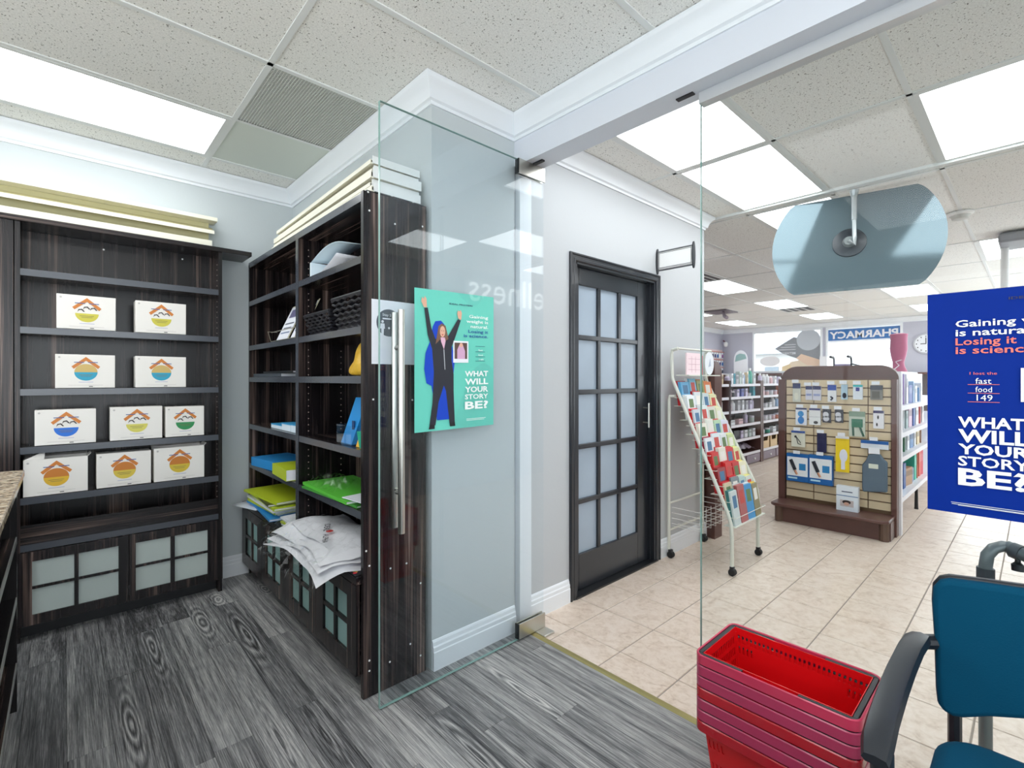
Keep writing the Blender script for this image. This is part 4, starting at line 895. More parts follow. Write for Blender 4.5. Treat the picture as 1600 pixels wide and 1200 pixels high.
pz([(.45, .355), (.645, .355), (.645, .515), (.45, .515)], 1, PAPER, 'printed_photo'); pz([(.467, .368), (.628, .368), (.628, .487), (.467, .487)], 2, col(92, 66, 58), 'printed_photo'); pz([(.50, .42), (.53, .38), (.57, .38), (.60, .43), (.60, .487), (.50, .487)], 3, col(208, 164, 196), 'printed_figure'); pz([(a, b) for a, b in circ(.55, .385, .022, .016, 10)], 4, SKIN, 'printed_face')
WP, NB = col(240, 246, 244), col(16, 70, 150)
fit('printed_word', t, col(30, 50, 90), ('IDEAL PROTEIN', .02, 1.3), tp(.40, .092, 1), FX, FZ, TW*.30, .0065)
for s_, v, u0, c in (('Gaining', .178, .655, WP), ('weight is', .215, .62, WP), ('natural.', .252, .675, WP), ('Losing it', .290, .645, NB), ('is science.', .324, .585, NB)):
    fit('printed_word', t, c, (s_, .015, 1.45), tp(.915, v, 1), FX, FZ, TW*(.915-u0), .0145, 'r')
for v in (.388, .43, .468, .50): pz([(.74, v), (.87, v), (.87, v+.003), (.74, v+.003)], 1, col(30, 70, 100), 'printed_line')
for s_, v, u0 in (('fast', .425, .78), ('food', .462, .78), ('149', .497, .79)): fit('printed_word', t, WP, (s_, 0, 1.1), tp(u0, v, 1), FX, FZ, TW*.06, .008)
for s_, v0, v1 in (('WHAT', .575, .617), ('WILL', .632, .678), ('YOUR', .692, .736), ('STORY', .750, .788), ('BE?', .802, .862)):
    fit('printed_word', t, WP, (s_, .03 if s_ not in ('STORY', 'BE?') else .02 if s_ == 'STORY' else .03, {'WHAT': 1.35, 'WILL': 1.45, 'YOUR': 1.35, 'STORY': 1.2, 'BE?': 1.4}[s_]), tp(.60, v1, 1), FX, FZ, TW*.315, THh*(v1-v0)*.95)
pz([(.62, .935), (.88, .935), (.88, .938), (.62, .938)], 1, WP, 'printed_line'); pz([(.62, .945), (.86, .945), (.86, .948), (.62, .948)], 1, WP, 'printed_line')
# --- blue poster on the fixed glass
XP = 1.8265
p0 = onx(XP, 1449, 461); p1 = onx(XP, 1456, 796); BT, BB_, BY = p0[2], p1[2], p0[1]; BW = .437; BH = BT-BB_
t = thing('poster', 'royal blue poster with white and coral lettering on the fixed glass', 'poster', (XP, BY-BW/2, BB_))
poster_sheet(t, (XP, BY, BT), (0, -1, 0), BW, BH, BLUEP, seed=4)
BX = (0, -1, 0)
def bp(px, py, k=1): q = onx(XP-.0008-.0004*k, px, py); return q
CORAL = col(236, 116, 100)
def bfit(s_, key, px, py, px1, py_top, c):
    a, b, d = bp(px, py), bp(px1, py), bp(px, py_top); fit('printed_word', t, c, key, a, BX, FZ, abs(a[1]-b[1]), (d[2]-a[2]), 'l')
a = bp(1492, 512); hc = bp(1492, 498)[2]-a[2]
def bline(s_, key, y_base, y_top, c, wmm):
    a = bp(1493, y_base); z1_ = bp(1493, y_top)[2]; fit('printed_word', t, c, key, a, BX, FZ, wmm, z1_-a[2], 'l')
g = BW/.437
bline('', ('Gaining weight', .015, 1.45), 511.5, 500.5, WP, .232*g); bline('', ('is natural.', .015, 1.45), 525.5, 514.5, WP, .150*g)
bline('', ('Losing it', .015, 1.45), 539.5, 528, CORAL, .118*g); bline('', ('is science.', .015, 1.45), 553, 541.5, CORAL, .158*g)
a = bp(1515, 585.5); fit('printed_word', t, CORAL, ('I lost the', 0, 1.4), a, BX, FZ, abs(a[1]-bp(1558, 585)[1]), .008)
for s_, yb, yt, xa, xb in (('fast', 599.5, 590, 1524, 1549), ('food', 612.5, 603.5, 1524, 1550), ('149', 626, 616, 1526, 1551)):
    a = bp(xa, yb); fit('printed_word', t, WP, (s_, 0, 1.1), a, BX, FZ, abs(a[1]-bp(xb, yb)[1]), bp(xa, yt)[2]-a[2])
for y in (600.5, 614, 627.5): a, b = bp(1512, y), bp(1562, y); part('printed_line', mk(a[0]-.0003, a[0], b[1], a[1], a[2]-.001, a[2]+.0004), CORAL, t)
for s_, yb, yt, w_ in (('WHAT', 666.5, 650.5, .128), ('WILL', 689.5, 670, .137), ('YOUR', 708, 692.5, .137), ('STORY', 726.5, 711.5, .137), ('BE?', 756, 730, .137)):
    a = bp(1497, yb); fit('printed_word', t, WP, (s_, .03 if s_ not in ('STORY', 'BE?') else .02 if s_ == 'STORY' else .03, {'WHAT': 1.35, 'WILL': 1.45, 'YOUR': 1.35, 'STORY': 1.2, 'BE?': 1.4}[s_]), a, BX, FZ, w_, bp(1497, yt)[2]-a[2])
for k, (y, xa) in enumerate(((784, 1486), (786.5, 1487), (789, 1497))): a = bp(xa, y); part('printed_line', mk(a[0]-.0003, a[0], BY-BW+.07, a[1], a[2]-.0006, a[2]+.0006), WP, t)
a = bp(1576, 468); fit('printed_word', t, col(14, 24, 70), ('IDEAL PROTEIN', .02, 1.3), a, BX, FZ, .13, .007)
a = bp(1595, 575); part('printed_photo', mk(a[0]-.0003, a[0], a[1]-.085, a[1], bp(1597, 628)[2], a[2]), PAPER, t); part('printed_photo', mk(a[0]-.0007, a[0]-.0003, a[1]-.079, a[1]-.006, bp(1597, 622)[2], a[2]-.008), col(110, 90, 80), t)
# ================================================================ BLADE SIGN on the door wall
t = thing('blade_sign', 'blank white sign sticking out of the wall above the black door', 'sign', (3.19, 1.74, 2.10))
part('sign_panel', mk(3.181, 3.199, 1.612, 1.868, 2.122, 2.238), WHITE, t)
for z in (2.112, 2.246): part('sign_rail', MB().tube([(3.19, 1.61, z), (3.19, 1.872, z)], .006, 8), col(120, 122, 124, .3, .7), t)
part('inner_frame', MB().box(3.1795, 3.181, 1.612, 1.868, 2.126, 2.129).box(3.1795, 3.181, 1.612, 1.868, 2.231, 2.234).box(3.1795, 3.181, 1.616, 1.619, 2.126, 2.234).box(3.1795, 3.181, 1.861, 1.864, 2.126, 2.234), DSTEEL, t)
for y in (1.600, 1.876): part('end_cap', MB().slab((3.19, y, 2.179), (1,0,0), (0,0,1), circ(0, 0, .020, .093, 20), -.0085), DSTEEL, t, sm=True)
# ================================================================ GREETING CARD RACK
RX0, RX1 = 3.30, 3.83
rk = thing('card_rack', 'white tubular card rack on black casters beside the black door', 'rack', (3.57, 1.62, 0))
TUB = pmat('cream white tube', (214, 216, 206), .35)
for k, x in enumerate((RX0, RX1)):
    P = [(x, 1.78, 1.545), (x, 1.825, 1.535), (x, 1.83, 1.50), (x, 1.825, 1.33), (x, 1.80, 1.27), (x, 1.42, .42), (x, 1.395, .34), (x, 1.39, .26), (x, 1.39, .058)] if k == 0 else [(x, 1.78, 1.545), (x, 1.825, 1.535), (x, 1.83, 1.50), (x, 1.825, 1.33), (x, 1.80, 1.27), (x, 1.45, .55), (x, 1.425, .48), (x, 1.42, .42), (x, 1.42, .058)]
    part('front_tube', MB().tube(P, .0125, 10), TUB, rk, sm=True)
    part('back_leg', MB().tube([(x, 1.80, 1.195), (x, 1.845, 1.195), (x, 1.85, 1.17), (x, 1.852, .058)], .0115, 10), TUB, rk, sm=True)
for y, z in ((1.78, 1.545), (1.852, .40), (1.852, .20)): part('cross_bar', MB().tube([(RX0, y, z), (RX1, y, z)], .008, 8), TUB, rk)
for x, y in ((RX0, 1.39), (RX1, 1.42), (RX0, 1.84), (RX1, 1.84)):
    c = part('caster', MB().tube([(x-.018, y-.004, .024), (x+.018, y-.004, .024)], .024, 16), RUB, rk, bevel=.003)
    part('caster_fork', mk(x-.014, x+.014, y-.016, y+.012, .030, .062), BLACK, c, bevel=.004)
wr_ = MB()
for z in (.25, .29, .33, .37): wr_.tube([(RX0+.02, 1.84, z), (RX0+.02, 1.62, z), (RX1-.02, 1.62, z), (RX1-.02, 1.84, z)], .0022, 5)
for i in range(7): x = RX0+.03+i*(RX1-RX0-.06)/6; wr_.tube([(x, 1.84, .23), (x, 1.62, .23), (x, 1.62, .39)], .002, 5)
part('wire_basket', wr_, WHITE, rk, kind='stuff')
part('header_shelf', mk(RX0+.01, RX1-.01, 1.70, 1.80, 1.345, 1.353), TUB, rk)
NR = 9
for k in range(NR):
    z = 1.125-.100*k; y = 1.775-.0455*k
    s_ = MB().tube([(RX0, y+.03, z+.06), (RX0+.01, y-.045, z+.06), (RX1-.01, y-.045, z+.06), (RX1, y+.03, z+.06)], .0024, 5)
    s_.box(RX0, RX1, y-.045, y+.035, z-.003, z)
    part('wire_pocket', s_, TUB, rk)
def colname(c): return c
rows_c = [  # per row, four columns: body, edge/envelope colour, short words
 [((96, 170, 214), (190, 30, 36), 'blue card with red envelope'), ((120, 184, 214), (230, 234, 236), 'pale blue card'), ((150, 150, 90), (220, 120, 50), 'olive and orange card'), ((226, 120, 50), (224, 150, 60), 'orange sunset card')],
 [((226, 232, 236), (230, 234, 236), 'white and blue tree card'), ((206, 214, 218), (206, 30, 36), 'grey card under a red flap'), ((198, 208, 212), (216, 206, 160), 'silver grey card'), ((216, 212, 168), (226, 222, 170), 'cream yellow card')],
 [((196, 206, 214), (206, 30, 36), 'white card with thick red side'), ((216, 226, 228), (190, 190, 190), 'white birch card'), ((210, 206, 196), (200, 60, 50), 'beige card with red trim'), ((222, 222, 192), (228, 226, 180), 'ivory card')],
 [((232, 226, 214), (190, 30, 40), 'cream card in red envelope'), ((226, 228, 220), (216, 200, 190), 'off-white figure card'), ((176, 206, 172), (206, 50, 50), 'pale green card'), ((206, 206, 222), (200, 200, 220), 'lilac card')],
 [((224, 226, 232), (150, 30, 60), 'white card with dark red border'), ((216, 226, 232), (206, 30, 36), 'pale card with red top'), ((222, 224, 228), (190, 200, 190), 'white sketch card'), ((190, 206, 150), (214, 216, 140), 'lime card')],
 [((206, 40, 40), (190, 24, 30), 'red card with photo'), ((222, 218, 204), (200, 30, 36), 'ivory letter card with red flap'), ((200, 40, 44), (190, 24, 30), 'red striped card'), ((222, 222, 170), (230, 226, 150), 'pale yellow card')],
 [((150, 40, 44), (190, 24, 30), 'dark red card'), ((206, 36, 40), (190, 24, 30), 'bright red card with white label'), ((190, 30, 36), (206, 30, 36), 'crimson card'), ((226, 220, 190), (230, 220, 120), 'cream and yellow bee card')],
 [((206, 190, 160), (196, 24, 40), 'tan card with red envelope'), ((120, 130, 136), (206, 26, 34), 'grey photo card with red tab'), ((176, 200, 196), (206, 216, 190), 'mint card'), ((206, 212, 206), (228, 220, 130), 'pale card with yellow top')],
 [((196, 206, 206), (60, 120, 120), 'tall white and teal booklet'), ((170, 90, 90), (200, 206, 206), 'tall dusky red booklet'), ((56, 140, 196), (216, 222, 226), 'tall bright blue booklet'), ((140, 130, 96), (226, 190, 60), 'tall brown photo booklet')]]
RN = ('top', 'second', 'third', 'fourth', 'fifth', 'sixth', 'seventh', 'eighth', 'bottom'); CNm = ('left', 'centre left', 'centre right', 'right')
cw = (RX1-RX0-.05)/4
for k in range(NR):
    z = 1.125-.100*k; y = 1.775-.0455*k
    for c_ in range(4):
        body, env, nm = rows_c[k][c_]; x = RX0+.025+cw*(c_+.5); hgt = .175+.012*((k*3+c_*5) % 3)+(.05 if k == 8 else 0)
        t = thing('greeting_card', '%s, %s row of the card rack, %s column' % (nm, RN[k], CNm[c_]), 'card', (x, y, z+.0005), .05*(((k+c_*2) % 3)-1), group=None)
        th_ = .012+.012*((k+c_) % 3 == 0); a = cw/2-.004; ln = .16
        def cb(a0_, a1_, f0, f1, z0, z1): return MB().hexa([(a0_, f0+ln*z0, z0), (a1_, f0+ln*z0, z0), (a1_, f1+ln*z0, z0), (a0_, f1+ln*z0, z0), (a0_, f0+ln*z1, z1), (a1_, f0+ln*z1, z1), (a1_, f1+ln*z1, z1), (a0_, f1+ln*z1, z1)])
        part('card_stack', cb(-a, a, -.030, -.030+th_, 0, hgt), col(*body), t, local=True)
        part('envelope', cb(-a-.001, a-.006, -.030+th_+.0005, -.030+th_+.022, 0, hgt+.006), col(*env), t, local=True)
        pc = ((60, 110, 150), (190, 60, 50), (90, 120, 70), (230, 226, 220))[(k*2+c_) % 4]
        part('printed_picture', cb(-a*.6, a*.55, -.0308, -.0302, hgt*.50, hgt*.86), col(*pc), t, local=True)
t = thing('calendar_card', 'pink grid card on the header shelf of the card rack', 'card', (3.45, 1.74, 1.354)); part('sheet', mk(3.345, 3.575, 1.735, 1.745, 1.354, 1.515), col(238, 214, 220), t); part('red_edge', mk(3.5755, 3.592, 1.735, 1.75, 1.354, 1.50), col(196, 40, 50), t)
part('printed_grid', MB().box(3.37, 3.55, 1.7342, 1.7349, 1.39, 1.392).box(3.37, 3.55, 1.7342, 1.7349, 1.43, 1.432).box(3.37, 3.55, 1.7342, 1.7349, 1.47, 1.472).box(3.42, 3.422, 1.7342, 1.7349, 1.37, 1.49).box(3.48, 3.482, 1.7342, 1.7349, 1.37, 1.49), col(180, 130, 150), t)
t = thing('oval_card', 'white oval card standing at the right of the rack header', 'card', (3.72, 1.74, 1.354)); part('sheet', MB().slab((3.71, 1.735, 1.444), (1,0,0), (0,0,1), circ(0, 0, .075, .09, 20), -.004), PAPER, t); part('printed_mark', MB().slab((3.71, 1.7349, 1.444), (1,0,0), (0,0,1), [(-.02, -.03), (.02, -.02), (.01, .04)], .0006), col(170, 180, 200), t)
# ================================================================ ROUND SECURITY MIRROR behind the glass
mcx = onx(4.13, 1334, 380)
t = thing('security_mirror', 'round tinted mirror with cut top and bottom hanging from the ceiling', 'mirror', (4.13, mcx[1], mcx[2]-.4))
MC = Vector((4.10, mcx[1], mcx[2])); vd = Vector((MC.x, MC.y, 0)).normalized()
nrm = (Vector((-MC.x, -MC.y, 0)).normalized()+Vector((0, 0, .10))).normalized()       # faces the room, tilted
MX = Vector((0,0,1)).cross(nrm).normalized(); MY = nrm.cross(MX)
mb = MB(); rr = .505; cutz = .345; nR, nA = 8, 64
def mp(r, a):
    x, y = r*math.cos(a), r*math.sin(a); y = max(-cutz, min(cutz, y)); d = .02*(1-(x*x+y*y)/(rr*rr)); return x, y, d
for f_ in (0, 1):
    for i in range(nR+1):
        for k in range(nA):
            x, y, d = mp(rr*i/nR, 2*math.pi*k/nA); mb.v.append(tuple(MC+MX*x+MY*y-nrm*(d*.25-.004*f_)))
n_ = (nR+1)*nA
for i in range(nR):
    for k in range(nA):
        k2 = (k+1) % nA; a, b, c, d = i*nA+k, i*nA+k2, (i+1)*nA+k2, (i+1)*nA+k; mb.f.append((a+n_, d+n_, c+n_, b+n_)); mb.f.append((a, b, c, d)); mb.m += [0, 0]
for k in range(nA): k2 = (k+1) % nA; a = nR*nA; mb.f.append((a+k, a+k2, a+k2+n_, a+k+n_)); mb.m.append(0)
MIR = pmat('smoky mirror back', (104, 122, 130), .10, .35, .4)
part('mirror_disc', mb, MIR, t, sm=True)
hub = MC+MX*(-.01)-nrm*.012; hub = MC-MX*.02+nrm*.0
part('hub_plate', MB().tube([tuple(hub-nrm*.012), tuple(hub+nrm*.010), tuple(hub+nrm*.022)], [.105, .100, .055], 32), col(40, 48, 56, .3), t, sm=True)
part('ball_joint', MB().tube([tuple(hub+nrm*.018), tuple(hub+nrm*.05)], [.042, .03], 20), col(150, 158, 160, .35, .6), t, sm=True)
top = Vector((4.10, onz(1338, 297, CZ)[1], CZ-.002)); end = hub+nrm*.055+MX*.03
mid = end+(top-end)*.38
part('rod', MB().tube([tuple(end), tuple(mid)], .013, 10), col(190, 196, 198, .3, .5), t, sm=True)
part('rod', MB().tube([tuple(mid), tuple(top-Vector((0,0,.03)))], .0165, 10), col(190, 196, 198, .3, .5), t, sm=True)
part('ceiling_clip', MB().tube([tuple(top-Vector((0,0,.06))), tuple(top-Vector((0,0,.016)))], [.02, .03], 10), col(170, 176, 178, .3, .5), t, sm=True)
part('elbow', MB().tube([tuple(end+Vector((0,0,.02))), tuple(end-Vector((0,0,.03))), tuple(hub+nrm*.05)], .016, 10), col(190, 196, 198, .3, .5), t, sm=True)
# hanging bracket at the right
t = thing('ceiling_bracket', 'grey box with a white pole hanging near the ceiling at far right', 'bracket', (6.5, .1, 2.0))
part('pole', MB().tube([(6.60, .205, CZ-.012), (6.60, .205, 1.72)], .03, 12), WHITE, t, sm=True); part('ceiling_box', mk(6.3, 6.75, -.5, .24, CZ-.10, CZ-.012), col(150, 152, 156), t, bevel=.02)
# ================================================================ SHOP SHELVES (left) facing the aisle, front at y = 3.0
BRN = wood_mat('dark brown shelving', 2, 1.0); BR2 = pmat('dark brown laminate', (104, 70, 64), .35, var=(9, .4)); WSH = pmat('white shelf lip', (226, 224, 230), .4)
YS = 3.0; bays = [(5.85, 7.02), (7.07, 8.19), (8.30, 9.42)]; SZ = (1.245, 1.055, .85, .64, .42, .19); BN = ('nearest', 'middle', 'farthest')
for bi, (a, b) in enumerate(bays):
    t = thing('shelf_unit', '%s bay of brown shop shelving with white shelf edges along the left side' % BN[bi], 'shelf', ((a+b)/2, YS+.2, 0))
    part('upright', mk(a-.045, a-.001, YS-.01, YS+.42, 0, 1.30), BR2, t); part('upright', mk(b+.001, b+.045, YS-.01, YS+.42, 0, 1.30), BR2, t)
    part('back_panel', mk(a, b, YS+.40, YS+.42, .02, 1.26), BR2, t)
    for z in SZ: s_ = part('shelf', mk(a, b, YS+.012, YS+.40, z-.028, z), BR2, t); part('shelf_lip', mk(a, b, YS-.002, YS+.012, z-.032, z+.006), WSH, s_)
    if True:
        m_ = (a+b)/2; part('plinth', mk(a, b, YS+.01, YS+.03, 0, .155), BR2, t)
        for u0, u1 in ((a+.02, m_-.02), (m_+.02, b-.02)): d = part('drawer', mk(u0, u1, YS-.006, YS+.009, .025, .148), col(134, 120, 134), t, bevel=.006); part('knob', MB().tube([((u0+u1)/2, YS-.007, .088), ((u0+u1)/2, YS-.03, .088)], [.008, .017], 10), WHITE, d, sm=True)
ORD = ('first', 'second', 'third', 'fourth', 'fifth', 'sixth', 'seventh', 'eighth', 'ninth', 'tenth', 'eleventh', 'twelfth', 'thirteenth')
SN = ('top', 'second', 'third', 'fourth', 'fifth', 'lowest')
def bottle(nm, label, x, y, z, r, h_, c, cap, g):
    t = thing(nm, label, 'bottle', (x, y, z+.0005), group=None); part('bottle_body', MB().lathe((0,0,0), [(r*.95, 0), (r, .005), (r, h_*.72), (r*.5, h_*.84)], 10), c, t, sm=True, local=True); part('cap', MB().lathe((0,0,h_*.84+.0003), [(r*.55, 0), (r*.55, h_*.16)], 10), cap, t, local=True)
def jar(nm, label, x, y, z, r, h_, c, cap, g):
    t = thing(nm, label, 'jar', (x, y, z+.0005)); part('jar_body', MB().lathe((0,0,0), [(r*.96, 0), (r, .004), (r, h_*.74)], 12), c, t, sm=True, local=True); part('lid', MB().lathe((0,0,h_*.74+.0003), [(r*1.02, 0), (r*1.02, h_*.26)], 12), cap, t, local=True)
def pbox(nm, label, x, y, z, w_, d_, h_, c, c2, g, rz=0):
    t = thing(nm, label, 'box', (x, y, z+.0005), rz); part('box_body', mk(-w_/2, w_/2, -d_/2, d_/2, 0, h_), c, t, local=True); part('printed_band', mk(-w_/2+.002, w_/2-.002, -d_/2-.0008, -d_/2-.0001, h_*.55, h_*.85), c2, t, local=True)
W_ = (226, 228, 232); PK = (228, 190, 196); LB_ = (150, 180, 214); NV = (74, 84, 170); TL = (40, 150, 170); TN_ = (216, 196, 160); OR_ = (206, 120, 90); LV = (200, 190, 216); SG = (186, 200, 196); BLK = (40, 40, 48); GY = (176, 176, 182); GN = (80, 170, 150)
CN = {W_: 'white', PK: 'pink', LB_: 'light blue', NV: 'navy blue', TL: 'teal', TN_: 'tan', OR_: 'orange', LV: 'lilac', SG: 'sage', BLK: 'black', GY: 'grey', GN: 'green'}
plan = {  # (bay, shelf): list of (kind, colour, width, height)
 (0, 0): [('x', TN_, .09, .13), ('b', TL, .07, .17), ('b', LB_, .06, .17), ('x', TN_, .07, .14)], (0, 1): [('j', W_, .075, .13), ('j', GY, .075, .14)], (0, 2): [('j', LB_, .075, .13), ('j', NV, .075, .13), ('j', W_, .075, .14)],
 (1, 0): [('b', LV, .07, .14), ('x', W_, .06, .16), ('x', TL, .04, .16), ('x', GY, .09, .14), ('x', SG, .07, .19), ('x', W_, .06, .17), ('b', LB_, .06, .18), ('x', TN_, .05, .18), ('b', TL, .06, .20), ('b', GN, .07, .25), ('x', W_, .07, .17)],
 (1, 1): [('x', PK, .07, .11), ('j', BLK, .06, .09), ('x', LV, .08, .11), ('x', NV, .09, .12), ('x', LV, .08, .12), ('j', W_, .07, .05), ('x', TL, .08, .15)],
 (1, 2): [('x', PK, .07, .09), ('b', W_, .08, .15), ('x', GY, .09, .15), ('x', W_, .07, .15), ('x', GY, .08, .14), ('x', LV, .08, .14), ('b', LV, .05, .17)],
 (1, 3): [('x', W_, .16, .07), ('x', PK, .15, .075), ('b', LV, .07, .16), ('j', SG, .08, .10)],
 (1, 4): [('x', W_, .11, .10), ('x', BLK, .2, .13), ('x', LV, .09, .11), ('x', W_, .11, .11), ('x', SG, .10, .11), ('x', W_, .10, .12)],
 (2, 0): [('b', LV, .06, .17), ('b', W_, .08, .16), ('b', W_, .08, .16), ('b', PK, .08, .13), ('x', W_, .08, .13), ('x', LV, .09, .12), ('b', W_, .06, .12)],
 (2, 1): [('x', PK, .11, .14), ('j', PK, .08, .08), ('j', W_, .08, .08), ('j', PK, .08, .08), ('x', OR_, .13, .15)],
 (2, 2): [('j', PK, .08, .06), ('j', W_, .08, .07), ('x', W_, .11, .08), ('b', W_, .08, .16), ('b', LB_, .08, .16), ('b', PK, .07, .14)],
 (2, 3): [('j', PK, .08, .08), ('j', W_, .08, .08), ('j', W_, .08, .08), ('j', PK, .08, .08), ('j', OR_, .08, .09), ('j', OR_, .08, .09)],
 (2, 4): [('j', W_, .09, .07), ('j', GN, .09, .08), ('x', W_, .14, .09), ('x', GY, .14, .10)]}
for (bi, si), L in plan.items():
    a, b = bays[bi]; a += .05 if bi else .62; b -= .04; tot = sum(q_[2] for q_ in L); gap = (b-a-tot)/max(1, len(L)); x = a+gap/2
    for i, (kd, c, w_, h_) in enumerate(L):
        nm = {'b': 'bottle', 'j': 'jar', 'x': 'small_box'}[kd]; z = SZ[si]+.0065 if False else SZ[si]
        lb_ = '%s %s, %s from left on the %s shelf of the %s left bay' % (CN[c], {'b': 'bottle', 'j': 'jar', 'x': 'box'}[kd], ORD[i], SN[si], BN[bi])
        if kd == 'b': bottle(nm, lb_, x+w_/2, YS+.09, z, w_/2, h_, col(*c), WHITE, None)
        elif kd == 'j': jar(nm, lb_, x+w_/2, YS+.08, z, w_/2, h_, col(*c), col(210, 205, 215), None)
        else: pbox(nm, lb_, x+w_/2, YS+.08, z, w_, .06, h_, col(*c), col(*[int(v*.72) for v in c]), None)
        x += w_+gap
for k, (x, lb_) in enumerate(((8.47, 'tan magazine holder, left one on the lowest far shelf'), (8.84, 'tan magazine holder, right one on the lowest far shelf'))):
    t = thing('magazine_holder', lb_, 'holder', (x, YS+.1, .1905)); part('front', MB().slab((x-.15, YS+.03, .191), (1,0,0), (0,0,1), [(0,0), (.3,0), (.3,.19), (.26,.19), (.24,.12), (.06,.12), (.04,.19), (0,.19)], .01), col(214, 184, 140), t); part('side', mk(x-.15, x-.14, YS+.031, YS+.25, .191, .38), col(196, 168, 126), t); part('side', mk(x+.14, x+.15, YS+.031, YS+.25, .191, .38), col(196, 168, 126), t)
m = MB(); nx, ny = 18, 8; R6 = random.Random(2)
for i in range(nx+1):
    for k in range(ny+1): m.v.append((7.12+1.02*i/nx, YS+.03+.3*k/ny, .192+.15*math.sin(math.pi*i/nx)**.7*(.4+.6*math.sin(math.pi*k/ny))+R6.uniform(0, .03)))
for i in range(nx):
    for k in range(ny): a = i*(ny+1)+k; m.f.append((a, a+1, a+ny+2, a+ny+1)); m.m.append(0)
solo('wrapped_bundle', m, pmat('greyish wrapped cloth', (150, 134, 150), .4, var=(12, .6)), 'grey lilac bagged bundle on the lowest shelf of the middle left bay', 'bundle')
# end panels with rounded tops
def round_panel(name, x0, x1, y0, y1, ztop, r, label):
    pts = [(x0, 0), (x1, 0)]+[(x1-r+r*math.cos(math.radians(a)), ztop-r+r*math.sin(math.radians(a))) for a in range(0, 91, 10)]+[(x0, ztop)]
    t = thing(name, label, 'shelf end', ((x0+x1)/2, y0, 0)); part('panel', MB().slab((0, y1, 0), (1,0,0), (0,0,1), pts, y1-y0), BR2, t); return t
round_panel('shelf_end', 3.94, 4.075, 1.80, 1.83, 1.47, .11, 'narrow dark brown shelf end with rounded top right behind the card rack')
g_ = thing('wall_shelving', 'brown shelving along the return wall behind the card rack', 'shelf', (4.02, 2.2, 0)); part('side_body', mk(3.952, 4.06, 1.832, 2.5, 0, 1.30), BR2, g_); part('shelf', mk(4.061, 4.12, 1.84, 2.5, .62, .65), WSH, g_)
round_panel('shelf_end', 4.10, 4.21, 1.90, 1.93, 1.36, .10, 'second brown rounded shelf end further back beside the card rack')
# pegboard display and ovals on the left wall near the corner
t = thing('pegboard_display', 'white wall display of small hanging accessories in the far left corner', 'display', (12.7, YL-.05, 1.5))
part('board', mk(12.1, 13.3, YL-.04, YL-.002, 1.49, 2.12), col(222, 200, 200), t)
R7 = random.Random(11)
for i in range(3):
    z = 2.05-i*.21; part('hook_rail', mk(12.1, 13.3, YL-.10, YL-.041, z, z+.012), col(206, 130, 110), t)
pc_ = ((150, 90, 150), (60, 60, 120), (206, 160, 200), (50, 110, 180), (190, 100, 90), (230, 226, 230), (40, 50, 80))
for i in range(3):
    for k in range(8):
        x = 12.17+k*.145; c = pc_[(i*3+k*2) % 7]
        t2 = thing('accessory_pack', '%s small pack, %s from left in the %s row of the corner display' % (('mauve', 'indigo', 'pale pink', 'blue', 'brick red', 'off-white', 'dark navy')[(i*3+k*2) % 7], ORD[k], ('top', 'middle', 'bottom')[i]), 'package', (x, YL-.09, 1.89-i*.21)); part('card', mk(x-.05, x+.05, YL-.085, YL-.075, 1.89-i*.21-.01, 2.04-i*.21), PAPER, t2); part('item', mk(x-.036, x+.036, YL-.105, YL-.0855, 1.90-i*.21, 1.99-i*.21), col(*c), t2, bevel=.01)
part('ledge', mk(11.9, 13.36, YL-.33, YL-.002, 1.44, 1.47), WSH, t)
part('ledge_support', mk(12.0, 13.3, YL-.30, YL-.002, 0, 1.44), BR2, t)
t = thing('oval_sign', 'tall white rounded sign standing on the corner ledge', 'sign', (13.15, 5.35, 1.50)); part('sign_face', MB().slab((13.1, 5.30, 1.472), (0,-1,0), (0,0,1), [(-.16, 0), (.19, 0)]+circ(.015, .35, .175, .26, 14, 0, 180), .02), PAPER, t); part('printed_patch', MB().slab((13.078, 5.30, 1.80), (0,-1,0), (0,0,1), [(-.13, -.02), (.17, .06), (.13, .17), (0, .2), (-.1, .15)], .001), col(140, 178, 176), t); part('foot', mk(13.08, 13.25, 5.15, 5.45, 1.44, 1.4715), BR2, t); part('stand_block', mk(13.0, 13.3, 5.05, 5.52, .0, 1.4399), BR2, t)
t = thing('corner_camera', 'small white camera dome high in the far left corner', 'camera', (13.3, 5.78, 2.2)); part('dome', MB().lathe((13.28, 5.76, 2.20), [(.02, 0), (.05, .03), (.055, .1), (.03, .14)], 12), WHITE, t, sm=True); part('arm', MB().tube([(13.28, 5.76, 2.32), (13.34, 5.85, 2.38)], .02, 8), col(110, 60, 80), t)
# ================================================================ SLATWALL END DISPLAY
XS = 5.12; YG0, YG1 = .822, 1.645
gd = thing('end_display', 'brown framed slatwall end display with rounded top facing the room', 'display', (5.1, 1.235, 0))
part('side_stile', mk(XS-.03, XS+.06, YG1-.004, YG1+.055, .0, 1.32), BR2, gd, bevel=.004); part('side_stile', mk(XS-.03, XS+.06, YG0-.034, YG0+.004, .0, 1.32), BR2, gd, bevel=.004)
pts = [(YG0-.034, 0), (YG1+.055, 0)]+[(YG1+.055-.15+.15*math.cos(math.radians(a)), .005+.118*math.sin(math.radians(a))) for a in range(0, 91, 10)]+[(YG0-.034+.15-.15*math.sin(math.radians(a)), .005+.118*math.cos(math.radians(a))) for a in range(0, 91, 10)]
part('crest', MB().slab((XS+.06, 0, 1.32), (0,1,0), (0,0,1), pts[::-1], .10), BR2, gd)
part('core', mk(XS+.012, XS+.055, YG0+.005, YG1-.005, .02, 1.32), col(110, 84, 60), gd)
sl0, sl1, ns = .20, 1.318, 15; dz = (sl1-sl0)/ns; ycuts = [YG0+.006, .99, 1.405, YG1-.006]
